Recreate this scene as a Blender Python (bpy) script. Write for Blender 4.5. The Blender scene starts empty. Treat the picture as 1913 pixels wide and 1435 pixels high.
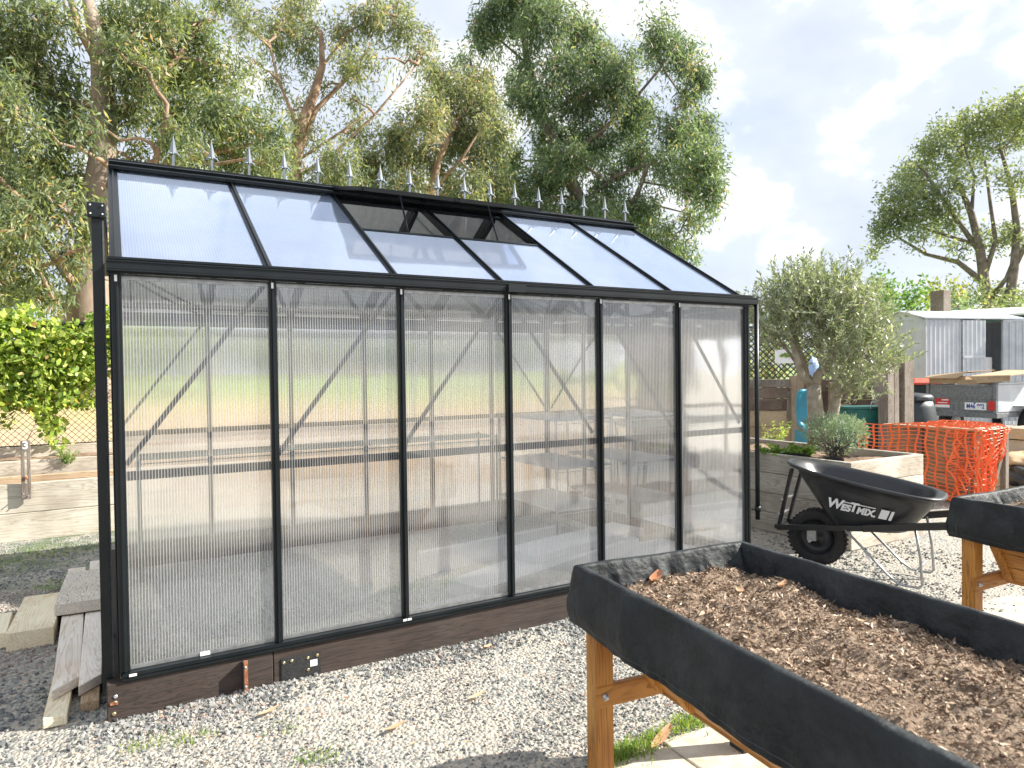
import bpy, math, random
import numpy as np
from mathutils import Vector, Matrix, noise
random.seed(7); rng=np.random.default_rng(7)
R=math.radians
sc=bpy.context.scene; col=sc.collection
# ------------------------------------------------------------------ camera
CAM=np.array([-0.0177,-3.3099,1.4327]); YAW,PIT,ROL,FPX=0.5197,-0.0184,-0.0131,1299.6
f_=np.array([math.sin(YAW)*math.cos(PIT),math.cos(YAW)*math.cos(PIT),math.sin(PIT)])
r_=np.array([math.cos(YAW),-math.sin(YAW),0]); u_=np.cross(r_,f_)
cr=r_*math.cos(ROL)+u_*math.sin(ROL); cu=-r_*math.sin(ROL)+u_*math.cos(ROL)
cam=bpy.data.cameras.new('camera'); camo=bpy.data.objects.new('camera',cam); col.objects.link(camo)
camo.matrix_world=Matrix(((cr[0],cu[0],-f_[0],CAM[0]),(cr[1],cu[1],-f_[1],CAM[1]),(cr[2],cu[2],-f_[2],CAM[2]),(0,0,0,1)))
cam.sensor_width=36; cam.lens=FPX/1913*36; cam.clip_end=5000; cam.clip_start=.05
cam.dof.use_dof=True; cam.dof.focus_distance=4.0; cam.dof.aperture_fstop=5.0
sc.camera=camo
def at(px,py,D):
    """world point that stands D metres (horizontally) from the photographer in a given viewing direction"""
    d=f_+cr*(px-956.5)/FPX-cu*(py-717.5)/FPX
    return Vector(CAM+d*D/math.hypot(d[0],d[1]))
# ------------------------------------------------------------------ materials
def newmat(n):
    m=bpy.data.materials.new(n); m.use_nodes=True; nt=m.node_tree; nt.nodes.clear()
    o=nt.nodes.new('ShaderNodeOutputMaterial'); return m,nt,o
def N(nt,t,**k):
    n=nt.nodes.new('ShaderNode'+t)
    for a,b in k.items():
        if a in n.inputs: n.inputs[a].default_value=b
        else: setattr(n,a,b)
    return n
def L(nt,a,b): nt.links.new(a,b)
def ramp(nt,stops):
    r=nt.nodes.new('ShaderNodeValToRGB'); e=r.color_ramp.elements
    while len(e)<len(stops): e.new(.5)
    for i,(p,c) in enumerate(stops): e[i].position=p; e[i].color=(*c,1) if len(c)==3 else c
    return r
def coords(nt,scale=(1,1,1),kind='Object'):
    t=N(nt,'TexCoord'); m=N(nt,'Mapping'); m.inputs['Scale'].default_value=scale; L(nt,t.outputs[kind],m.inputs['Vector']); return m.outputs[0]
def noisy(name,c1,c2,scale=8,rough=.7,bump=.2,metal=0,detail=6,spec=.5,stretch=(1,1,1),bs=None,lo=.35,hi=.65,dist=.01):
    m,nt,o=newmat(name); v=coords(nt,stretch)
    n=N(nt,'TexNoise',Scale=scale,Detail=detail,Roughness=.6); L(nt,v,n.inputs['Vector'])
    r=ramp(nt,[(lo,c1),(hi,c2)]); L(nt,n.outputs['Fac'],r.inputs[0])
    p=N(nt,'BsdfPrincipled',Roughness=rough,Metallic=metal); p.inputs['Specular IOR Level'].default_value=spec
    L(nt,r.outputs[0],p.inputs['Base Color'])
    if bump:
        n2=N(nt,'TexNoise',Scale=bs or scale*4,Detail=6); L(nt,v,n2.inputs['Vector'])
        b=N(nt,'Bump',Strength=bump,Distance=dist); L(nt,n2.outputs['Fac'],b.inputs['Height']); L(nt,b.outputs[0],p.inputs['Normal'])
    L(nt,p.outputs[0],o.inputs[0]); return m
def wood(name,light,dark,axis='x',scale=9,rough=.75,bump=.4,knots=True,stain=None):
    m,nt,o=newmat(name); s={'x':(.08,1,1),'y':(1,.08,1),'z':(1,1,.08)}[axis]
    tc=N(nt,'TexCoord'); oi=N(nt,'ObjectInfo'); add=N(nt,'VectorMath',operation='ADD')
    sc_=N(nt,'VectorMath',operation='SCALE'); sc_.inputs['Scale'].default_value=7.3
    cmb=N(nt,'CombineXYZ'); L(nt,oi.outputs['Random'],cmb.inputs[0]); L(nt,oi.outputs['Random'],cmb.inputs[1]); L(nt,oi.outputs['Random'],cmb.inputs[2])
    L(nt,cmb.outputs[0],sc_.inputs[0]); L(nt,tc.outputs['Object'],add.inputs[0]); L(nt,sc_.outputs[0],add.inputs[1])
    mp=N(nt,'Mapping'); mp.inputs['Scale'].default_value=s; L(nt,add.outputs[0],mp.inputs['Vector'])
    n=N(nt,'TexNoise',Scale=scale,Detail=5,Roughness=.55,Distortion=1.4); L(nt,mp.outputs[0],n.inputs['Vector'])
    w=N(nt,'MapRange'); w.inputs['From Min'].default_value=.25; w.inputs['From Max'].default_value=.75; w.inputs['To Max'].default_value=9
    L(nt,n.outputs['Fac'],w.inputs[0])
    fr=N(nt,'Math',operation='FRACT'); L(nt,w.outputs[0],fr.inputs[0])
    r=ramp(nt,[(0,light),(.55,tuple(a*.75+b*.25 for a,b in zip(light,dark))),(.9,dark),(1,light)]); L(nt,fr.outputs[0],r.inputs[0])
    n2=N(nt,'TexNoise',Scale=2.3,Detail=5); L(nt,add.outputs[0],n2.inputs['Vector'])
    mx=N(nt,'Mix',data_type='RGBA',blend_type='MULTIPLY'); mx.inputs[0].default_value=1
    r2=ramp(nt,[(.3,stain or (.62,.58,.55)),(.6,(1.05,1.05,1.05))]); L(nt,n2.outputs['Fac'],r2.inputs[0])
    L(nt,r.outputs[0],mx.inputs[6]); L(nt,r2.outputs[0],mx.inputs[7])
    p=N(nt,'BsdfPrincipled',Roughness=rough); L(nt,mx.outputs[2],p.inputs['Base Color'])
    n3=N(nt,'TexNoise',Scale=scale*7,Detail=4); L(nt,mp.outputs[0],n3.inputs['Vector'])
    b=N(nt,'Bump',Strength=bump,Distance=.004); L(nt,n3.outputs['Fac'],b.inputs['Height']); L(nt,b.outputs[0],p.inputs['Normal'])
    L(nt,p.outputs[0],o.inputs[0]); return m
def leafmat(name,stops,trans=.42,rough=.45,spec=.4):
    m,nt,o=newmat(name); a=N(nt,'Attribute',attribute_name='tint')
    r=ramp(nt,stops); L(nt,a.outputs['Fac'],r.inputs[0])
    p=N(nt,'BsdfPrincipled',Roughness=rough); p.inputs['Specular IOR Level'].default_value=spec
    L(nt,r.outputs[0],p.inputs['Base Color'])
    t=N(nt,'BsdfTranslucent'); g=N(nt,'Mix',data_type='RGBA',blend_type='MULTIPLY'); g.inputs[0].default_value=1
    L(nt,r.outputs[0],g.inputs[6]); g.inputs[7].default_value=(1.5,1.5,.7,1); L(nt,g.outputs[2],t.inputs[0])
    ms=N(nt,'MixShader'); ms.inputs[0].default_value=trans; L(nt,p.outputs[0],ms.inputs[1]); L(nt,t.outputs[0],ms.inputs[2])
    L(nt,ms.outputs[0],o.inputs[0]); return m
def attrmat(name,stops,rough=.85,trans=0,bump=.3,bs=200):
    m,nt,o=newmat(name); a=N(nt,'Attribute',attribute_name='tint')
    r=ramp(nt,stops); r.color_ramp.interpolation='LINEAR'; L(nt,a.outputs['Fac'],r.inputs[0])
    p=N(nt,'BsdfPrincipled',Roughness=rough); p.inputs['Specular IOR Level'].default_value=.3
    v=coords(nt); n=N(nt,'TexNoise',Scale=bs,Detail=3); L(nt,v,n.inputs['Vector'])
    mr=N(nt,'MapRange'); mr.inputs['To Min'].default_value=.7; mr.inputs['To Max'].default_value=1.25; L(nt,n.outputs['Fac'],mr.inputs[0])
    mx=N(nt,'VectorMath',operation='SCALE'); L(nt,r.outputs[0],mx.inputs[0]); L(nt,mr.outputs[0],mx.inputs['Scale'])
    L(nt,mx.outputs[0],p.inputs['Base Color'])
    L(nt,p.outputs[0],o.inputs[0]); return m
def polycarb(name,axis,ior=1.22,gc=(1,1,1),t_w=.5,r_w=.28,haze=.12,rib=.34,period=.0118,amp=1.0,glo=1.0,graz=.38,tintc=(1,1,1),dc=(.97,.98,.99)):
    """twin-wall sheet: clear walls with a rib every centimetre; ribs bend and scatter what lies behind"""
    m,nt,o=newmat(name); tc=N(nt,'TexCoord'); sp=N(nt,'SeparateXYZ'); L(nt,tc.outputs['Object'],sp.inputs[0])
    ax={'x':0,'y':1}[axis]
    k=N(nt,'Math',operation='MULTIPLY'); k.inputs[1].default_value=2*math.pi/period; L(nt,sp.outputs[ax],k.inputs[0])
    # slow wander so that the ribs are never perfectly regular
    nz=N(nt,'TexNoise',Scale=2.2,Detail=2); mp=N(nt,'Mapping'); mp.inputs['Scale'].default_value=(3,3,.6); L(nt,tc.outputs['Object'],mp.inputs['Vector']); L(nt,mp.outputs[0],nz.inputs['Vector'])
    wa=N(nt,'Math',operation='MULTIPLY_ADD'); wa.inputs[1].default_value=2.5; L(nt,nz.outputs['Fac'],wa.inputs[0]); L(nt,k.outputs[0],wa.inputs[2])
    s=N(nt,'Math',operation='SINE'); L(nt,wa.outputs[0],s.inputs[0])
    c=N(nt,'Math',operation='COSINE'); L(nt,wa.outputs[0],c.inputs[0])
    tilt=N(nt,'Math',operation='MULTIPLY'); tilt.inputs[1].default_value=amp; L(nt,s.outputs[0],tilt.inputs[0])
    cv=N(nt,'CombineXYZ'); L(nt,tilt.outputs[0],cv.inputs[ax])
    gm=N(nt,'NewGeometry'); ad=N(nt,'VectorMath',operation='ADD'); L(nt,gm.outputs['Normal'],ad.inputs[0]); L(nt,cv.outputs[0],ad.inputs[1])
    nm=N(nt,'VectorMath',operation='NORMALIZE'); L(nt,ad.outputs[0],nm.inputs[0])
    tr=N(nt,'BsdfTransparent'); tr.inputs[0].default_value=(*tintc,1)
    rf=N(nt,'BsdfRefraction',IOR=ior,Roughness=.05); rf.inputs[0].default_value=(*tintc,1); L(nt,nm.outputs[0],rf.inputs['Normal'])
    m1=N(nt,'MixShader'); m1.inputs[0].default_value=r_w/(r_w+t_w); L(nt,tr.outputs[0],m1.inputs[1]); L(nt,rf.outputs[0],m1.inputs[2])
    df=N(nt,'BsdfDiffuse'); df.inputs[0].default_value=(*dc,1); tl=N(nt,'BsdfTranslucent'); tl.inputs[0].default_value=(*dc,1)
    md=N(nt,'MixShader'); md.inputs[0].default_value=.42; L(nt,df.outputs[0],md.inputs[1]); L(nt,tl.outputs[0],md.inputs[2])
    rr=N(nt,'MapRange'); rr.inputs['From Min'].default_value=.45; rr.inputs['From Max'].default_value=.85; rr.inputs['To Min'].default_value=haze; rr.inputs['To Max'].default_value=haze+rib
    L(nt,c.outputs[0],rr.inputs[0])
    # a seen-edge-on sheet shows more of its ribs
    lw=N(nt,'LayerWeight',Blend=.5); pw=N(nt,'Math',operation='POWER'); pw.inputs[1].default_value=2.2; L(nt,lw.outputs['Facing'],pw.inputs[0])
    pm=N(nt,'Math',operation='MULTIPLY_ADD'); pm.inputs[1].default_value=graz; L(nt,pw.outputs[0],pm.inputs[0]); L(nt,rr.outputs[0],pm.inputs[2])
    dn=N(nt,'TexNoise',Scale=3.5,Detail=8,Roughness=.7); L(nt,tc.outputs['Object'],dn.inputs['Vector']); dm=N(nt,'MapRange'); dm.inputs['From Min'].default_value=.35; dm.inputs['From Max'].default_value=.8; dm.inputs['To Min'].default_value=-.03; dm.inputs['To Max'].default_value=.07; L(nt,dn.outputs['Fac'],dm.inputs[0])
    sk=N(nt,'TexNoise',Scale=90,Detail=2); L(nt,tc.outputs['Object'],sk.inputs['Vector']); sm_=N(nt,'MapRange'); sm_.inputs['From Min'].default_value=.70; sm_.inputs['From Max'].default_value=.76; sm_.inputs['To Max'].default_value=.3; L(nt,sk.outputs['Fac'],sm_.inputs[0])
    da=N(nt,'Math',operation='ADD'); L(nt,dm.outputs[0],da.inputs[0]); L(nt,sm_.outputs[0],da.inputs[1]); db=N(nt,'Math',operation='ADD'); L(nt,da.outputs[0],db.inputs[0]); L(nt,pm.outputs[0],db.inputs[1])
    cl=N(nt,'Clamp'); cl.inputs['Min'].default_value=.02; cl.inputs['Max'].default_value=.9; L(nt,db.outputs[0],cl.inputs[0])
    m2=N(nt,'MixShader'); L(nt,cl.outputs[0],m2.inputs[0]); L(nt,m1.outputs[0],m2.inputs[1]); L(nt,md.outputs[0],m2.inputs[2])
    gl=N(nt,'BsdfGlossy',Roughness=.05); gl.inputs[0].default_value=(*gc,1); fr=N(nt,'Fresnel',IOR=1.58); fm=N(nt,'Math',operation='MULTIPLY'); fm.inputs[1].default_value=glo; fm.use_clamp=True
    # sheets bow a little between their bars
    n4=N(nt,'TexNoise',Scale=1.6,Detail=1); L(nt,tc.outputs['Object'],n4.inputs['Vector']); bp=N(nt,'Bump',Strength=.25,Distance=.03); L(nt,n4.outputs['Fac'],bp.inputs['Height']); L(nt,bp.outputs[0],gl.inputs['Normal'])
    L(nt,fr.outputs[0],fm.inputs[0])
    m3=N(nt,'MixShader'); L(nt,fm.outputs[0],m3.inputs[0]); L(nt,m2.outputs[0],m3.inputs[1]); L(nt,gl.outputs[0],m3.inputs[2])
    L(nt,m3.outputs[0],o.inputs[0]); return m
M={}
M['black']=noisy('black_aluminium',(.005,.008,.010),(.010,.014,.017),6,.36,.05,0,spec=.35)
M['spike']=noisy('sky_tinted_spike',(.14,.17,.20),(.19,.22,.25),9,.4,0)  # black metal; the sky's reflection is painted in as bluish grey
M['clear']=polycarb('wall_sheet','x',t_w=.74,r_w=.26,haze=.06,rib=.40,glo=2.4,amp=.8,ior=1.25)
M['clearback']=polycarb('rear_wall_sheet','x',t_w=.10,r_w=.90,haze=.06,rib=.15,amp=.9,ior=1.3)
M['cleary']=polycarb('end_sheet','y',t_w=.9,r_w=.1,haze=.02,rib=.22,amp=.5)
M['roofsheet']=polycarb('roof_sheet','x',t_w=.85,r_w=.15,haze=.28,rib=.12,glo=1.9,graz=.75,amp=.4,tintc=(.94,.97,1),dc=(.50,.61,.84),gc=(.76,.84,1))  # blue tint puts the reflected sky into the sheet's colours
M['roofback']=polycarb('rear_roof_sheet','x',t_w=.5,r_w=.5,haze=.62,rib=.12,glo=1.5,amp=.4)
M['white']=noisy('white_plastic',(.8,.8,.8),(.84,.84,.84),9,.5,.05)
M['foam']=noisy('white_foam',(0.749,0.759,0.770),(0.860,0.860,0.860),3,.7,.1)
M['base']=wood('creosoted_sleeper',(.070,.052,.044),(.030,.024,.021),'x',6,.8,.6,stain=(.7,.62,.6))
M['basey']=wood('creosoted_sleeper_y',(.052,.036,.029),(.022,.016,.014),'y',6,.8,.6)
M['steel']=noisy('galvanised_steel',(.34,.35,.36),(.5,.51,.52),30,.42,.05,.8)
M['wire']=noisy('zinc_wire',(.45,.46,.47),(.6,.61,.62),30,.4,0,.6)
M['rust']=noisy('rusty_steel',(.28,.09,.035),(.48,.22,.12),45,.85,.4)
M['blacksteel']=noisy('black_plate',(.02,.021,.023),(.05,.052,.055),120,.5,.1,.2)
M['screw']=noisy('gold_screw',(.5,.38,.18),(.7,.6,.35),90,.35,0,.8)
M['bronzew']=wood('acacia_z',(.58,.28,.055),(.30,.115,.02),'z',7,.55,.25,stain=(.72,.62,.5))
M['bronzex']=wood('acacia_x',(.56,.27,.055),(.30,.115,.02),'x',7,.55,.25,stain=(.72,.62,.5))
M['bronzey']=wood('acacia_y',(.56,.27,.055),(.30,.115,.02),'y',7,.55,.25,stain=(.72,.62,.5))
M['fabric']=noisy('black_liner_cloth',(.009,.012,.014),(.030,.036,.039),6,.62,.8,0,bs=9,dist=.04,spec=.4,lo=.45,hi=.78)
M['stitch']=noisy('grey_thread',(.07,.08,.09),(.1,.11,.12),50,.9,0)
M['rubber']=noisy('black_rubber',(.014,.014,.015),(.028,.028,.03),18,.75,.3)
M['tray']=noisy('black_polyethylene',(.022,.024,.028),(.032,.034,.038),9,.34,.05)
M['barblack']=noisy('painted_steel',(.012,.013,.014),(.02,.021,.022),9,.4,.02)
M['lettering']=noisy('white_lettering',(.7,.72,.75),(.8,.81,.83),60,.5,0)
M['greyw']=wood('weathered_x',(.40,.36,.30),(.22,.19,.16),'x',7,.85,.5,stain=(.66,.6,.55))
M['greywy']=wood('weathered_y',(.40,.36,.30),(.22,.19,.16),'y',7,.85,.5,stain=(.66,.6,.55))
M['greywz']=wood('weathered_z',(.30,.26,.22),(.13,.11,.095),'z',9,.9,.9,stain=(.6,.55,.5))
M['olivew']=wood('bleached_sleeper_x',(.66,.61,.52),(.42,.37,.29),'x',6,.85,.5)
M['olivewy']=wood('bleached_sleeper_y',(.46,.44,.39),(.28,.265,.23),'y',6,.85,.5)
M['tanw']=wood('tan_sleeper',(.52,.40,.27),(.32,.22,.13),'x',6,.8,.4)
M['tanwy']=wood('tan_sleeper_y',(.52,.38,.24),(.30,.20,.11),'y',6,.8,.4)
M['tanwz']=wood('tan_post',(.42,.33,.23),(.22,.16,.11),'z',6,.8,.4)
M['pinewhite']=wood('pale_pine',(0.860,0.805,0.609),(0.690,0.540,0.368),'y',7,.8,.35,stain=(.88,.82,.76))
M['pinegrey']=wood('grey_pine',(0.860,0.816,0.732),(0.660,0.552,0.480),'y',6,.85,.5,stain=(.88,.82,.76))
M['roughwhite']=wood('rough_sawn_plank',(0.860,0.806,0.702),(0.130,0.078,0.052),'y',26,.95,1.0,stain=(0.860,0.845,0.780))
M['darkrough']=wood('old_railway_sleeper',(.24,.18,.145),(.09,.065,.05),'y',8,.95,1.0,stain=(.5,.45,.42))
M['cardboard']=noisy('cardboard',(.42,.29,.17),(.50,.36,.22),6,.85,.1)
M['teal']=noisy('teal_plastic',(.02,.21,.30),(.035,.26,.36),4,.35,.02)
M['tub']=noisy('green_tub',(.015,.12,.10),(.03,.17,.14),5,.45,.03)
M['bin']=noisy('dark_green_bin',(.018,.026,.03),(.03,.04,.045),9,.5,.1)
M['binlid']=noisy('red_bin_lid',(.55,.07,.035),(.62,.1,.05),9,.45,.03)
M['zinc']=noisy('zinc_sheet',(.46,.50,.55),(.58,.62,.66),3,.45,.03,.25)
M['zincd']=noisy('grey_galvanised',(.13,.145,.155),(.24,.25,.26),22,.5,.05,.4)
M['shedgreen']=noisy('green_cladding',(.05,.1,.085),(.07,.13,.11),3,.6,.02)
M['roofgreen']=noisy('pale_green_roof',(.55,.62,.55),(.62,.68,.6),3,.5,.02)
M['dark']=noisy('dark_inside',(.02,.02,.02),(.04,.04,.04),4,.8,.02)
M['mesh']=noisy('orange_mesh',(.85,.13,.03),(.92,.18,.05),9,.5,.03)
M['red']=noisy('red_plastic',(.55,.02,.02),(.62,.03,.03),9,.35,.02)
M['blue']=noisy('blue_ink',(.02,.05,.3),(.03,.06,.35),9,.5,0)
M['rubbercloth']=noisy('black_membrane',(.015,.016,.02),(.035,.037,.045),8,.35,.3)
M['wireblack']=noisy('black_mesh_wire',(.02,.022,.024),(.04,.042,.045),20,.5,0)
M['soil']=noisy('soil',(.12,.085,.06),(.32,.235,.165),60,.95,.9,bs=140,dist=.01)
M['greyshelf']=noisy('green_coated_wire',(.06,.12,.10),(.09,.16,.14),9,.5,0)
M['sleeper_dirt']=noisy('bed_soil',(.13,.075,.045),(.34,.24,.17),26,.95,.7,bs=90)
M['bark']=noisy('gum_bark',(.17,.125,.095),(.42,.33,.26),2.2,.85,.5,stretch=(1,1,.35),bs=12)
M['barkred']=noisy('orange_limb_bark',(.15,.095,.065),(.46,.31,.21),5,.85,.6,bs=14,stretch=(1,1,.4))
M['barkdark']=noisy('brown_limb_bark',(.10,.08,.07),(.24,.195,.165),3.5,.85,.3,bs=12)
M['olivebark']=noisy('olive_bark',(.30,.25,.19),(.50,.44,.36),14,.85,.6,bs=60)
M['gum1']=leafmat('gum_leaf',[(0,(0.089,0.129,0.087)),(.4,(0.177,0.228,0.124)),(.75,(0.316,0.356,0.175)),(.9,(0.456,0.455,0.217)),(1,(0.633,0.419,0.291))])
M['gum2']=leafmat('gum_leaf_pale',[(0,(0.110,0.146,0.109)),(.4,(0.210,0.250,0.161)),(.72,(0.345,0.365,0.217)),(.88,(0.468,0.426,0.276)),(1,(0.641,0.415,0.320))])
M['gum3']=leafmat('gum_leaf_blue',[(0,(0.085,0.129,0.107)),(.45,(0.161,0.228,0.152)),(.8,(0.270,0.344,0.197)),(.93,(0.413,0.430,0.259)),(1,(0.568,0.393,0.305))])
M['farleaf']=leafmat('far_leaf',[(0,(0.124,0.161,0.129)),(.5,(0.221,0.266,0.173)),(1,(0.414,0.434,0.201))])
M['yellowleaf']=leafmat('yellow_leaf',[(0,(.12,.16,.03)),(.5,(.28,.30,.05)),(1,(.45,.42,.08))])
M['bushleaf']=leafmat('bush_leaf',[(0,(0.058,0.130,0.046)),(.5,(0.130,0.247,0.065)),(1,(0.260,0.364,0.104))])
M['vine']=leafmat('vine_leaf',[(0,(.13,.22,.05)),(.4,(.30,.42,.09)),(.75,(.52,.58,.17)),(.93,(.66,.64,.24)),(1,(.55,.34,.16))],trans=.45,rough=.35)
M['olive']=leafmat('olive_leaf',[(0,(.12,.165,.10)),(.4,(.235,.29,.185)),(.75,(.40,.45,.32)),(1,(.60,.63,.50))],trans=.28,rough=.4,spec=.6)
M['santolina']=leafmat('grey_herb',[(0,(.13,.20,.14)),(.5,(.28,.38,.27)),(1,(.48,.57,.44))],trans=.2)
M['weed']=leafmat('weed_leaf',[(0,(.08,.17,.03)),(.5,(.19,.31,.07)),(1,(.38,.44,.14))],trans=.4)
M['deadleaf']=leafmat('dead_leaf',[(0,(.45,.17,.08)),(.5,(.60,.33,.2)),(1,(.68,.52,.36))],trans=.2)
M['stone']=attrmat('crushed_stone',[(0,(0.109,0.114,0.115)),(.3,(0.192,0.199,0.197)),(.55,(0.271,0.273,0.266)),(.72,(0.367,0.355,0.327)),(.82,(0.315,0.258,0.232)),(.93,(0.261,0.193,0.166)),(1,(0.436,0.415,0.382))],rough=.8,bs=120)
M['chip']=attrmat('bark_chip',[(0,(.05,.033,.022)),(.3,(.18,.12,.078)),(.6,(.38,.27,.19)),(.85,(.60,.47,.35)),(1,(.80,.70,.56))],rough=.85,bs=150)
# gravel ground
def gravelmat():
    m,nt,o=newmat('gravel_ground'); v=coords(nt)
    vo=N(nt,'TexVoronoi',Scale=62); L(nt,v,vo.inputs['Vector'])
    sp=N(nt,'SeparateColor'); L(nt,vo.outputs['Color'],sp.inputs[0])
    r=ramp(nt,[(0,(.13,.137,.135)),(.3,(.23,.24,.23)),(.55,(.33,.33,.30)),(.78,(.44,.415,.35)),(.88,(.40,.29,.23)),(1,(.50,.46,.38))]); L(nt,sp.outputs[0],r.inputs[0])
    # fines between the stones
    n=N(nt,'TexNoise',Scale=1.1,Detail=6); L(nt,v,n.inputs['Vector'])
    rf=ramp(nt,[(.38,(0,0,0)),(.62,(1,1,1))]); L(nt,n.outputs['Fac'],rf.inputs[0])
    f=N(nt,'TexNoise',Scale=150,Detail=4); L(nt,v,f.inputs['Vector']); rs=ramp(nt,[(.3,(.25,.22,.18)),(.7,(.56,.51,.42))]); L(nt,f.outputs['Fac'],rs.inputs[0])
    mx=N(nt,'Mix',data_type='RGBA'); ml=N(nt,'Math',operation='MULTIPLY'); ml.inputs[1].default_value=.55; L(nt,rf.outputs[0],ml.inputs[0]); L(nt,ml.outputs[0],mx.inputs[0])
    L(nt,r.outputs[0],mx.inputs[6]); L(nt,rs.outputs[0],mx.inputs[7])
    # moss/grass film on the shaded side left of the greenhouse
    sx=N(nt,'SeparateXYZ'); L(nt,v,sx.inputs[0]); g=N(nt,'TexNoise',Scale=2.6,Detail=5,Roughness=.7); L(nt,v,g.inputs['Vector'])
    a=N(nt,'MapRange'); a.inputs['From Min'].default_value=1.6; a.inputs['From Max'].default_value=3.6; L(nt,sx.outputs[1],a.inputs[0])
    b=N(nt,'MapRange'); b.inputs['From Min'].default_value=.9; b.inputs['From Max'].default_value=-.1; L(nt,sx.outputs[0],b.inputs[0])
    ab=N(nt,'Math',operation='MULTIPLY'); L(nt,a.outputs[0],ab.inputs[0]); L(nt,b.outputs[0],ab.inputs[1])
    gr=ramp(nt,[(.42,(0,0,0)),(.55,(1,1,1))]); L(nt,g.outputs['Fac'],gr.inputs[0]); ac=N(nt,'Math',operation='MULTIPLY'); L(nt,ab.outputs[0],ac.inputs[0]); L(nt,gr.outputs[0],ac.inputs[1])
    m2=N(nt,'Mix',data_type='RGBA'); am=N(nt,'Math',operation='MULTIPLY'); am.inputs[1].default_value=.75; L(nt,ac.outputs[0],am.inputs[0]); L(nt,am.outputs[0],m2.inputs[0])
    L(nt,mx.outputs[2],m2.inputs[6]); m2.inputs[7].default_value=(.06,.11,.035,1)
    p=N(nt,'BsdfPrincipled',Roughness=.85); L(nt,m2.outputs[2],p.inputs['Base Color'])
    bp=N(nt,'Bump',Strength=.9,Distance=.012); iv=N(nt,'Math',operation='SUBTRACT'); iv.inputs[0].default_value=1; L(nt,vo.outputs['Distance'],iv.inputs[1]); L(nt,iv.outputs[0],bp.inputs['Height']); L(nt,bp.outputs[0],p.inputs['Normal'])
    L(nt,p.outputs[0],o.inputs[0]); return m
M['gravel']=gravelmat()
def fieldmat():
    m,nt,o=newmat('oval_grass'); v=coords(nt); sx=N(nt,'SeparateXYZ'); L(nt,v,sx.inputs[0])
    n=N(nt,'TexNoise',Scale=.35,Detail=5); L(nt,v,n.inputs['Vector'])
    n2=N(nt,'TexNoise',Scale=9,Detail=6); L(nt,v,n2.inputs['Vector'])
    y=N(nt,'MapRange'); y.inputs['From Min'].default_value=6.0; y.inputs['From Max'].default_value=10.5; L(nt,sx.outputs[1],y.inputs[0])
    a=N(nt,'Math',operation='MULTIPLY_ADD'); a.inputs[1].default_value=1.2; L(nt,n.outputs['Fac'],a.inputs[0]); L(nt,y.outputs[0],a.inputs[2])
    s=N(nt,'Math',operation='SUBTRACT'); s.inputs[1].default_value=.6; L(nt,a.outputs[0],s.inputs[0])
    r=ramp(nt,[(.25,(.46,.34,.22)),(.5,(.42,.35,.17)),(.8,(.26,.32,.10)),(1,(.22,.30,.10))]); L(nt,s.outputs[0],r.inputs[0])
    mr=N(nt,'MapRange'); mr.inputs['To Min'].default_value=.6; mr.inputs['To Max'].default_value=1.35; L(nt,n2.outputs['Fac'],mr.inputs[0])
    sc2=N(nt,'VectorMath',operation='SCALE'); L(nt,r.outputs[0],sc2.inputs[0]); L(nt,mr.outputs[0],sc2.inputs['Scale'])
    p=N(nt,'BsdfPrincipled',Roughness=.95); L(nt,sc2.outputs[0],p.inputs['Base Color']); L(nt,p.outputs[0],o.inputs[0]); return m
M['field']=fieldmat()
M['paver']=noisy('exposed_aggregate',(.40,.36,.28),(.60,.56,.48),9,.85,.8,bs=170,dist=.004)
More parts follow.
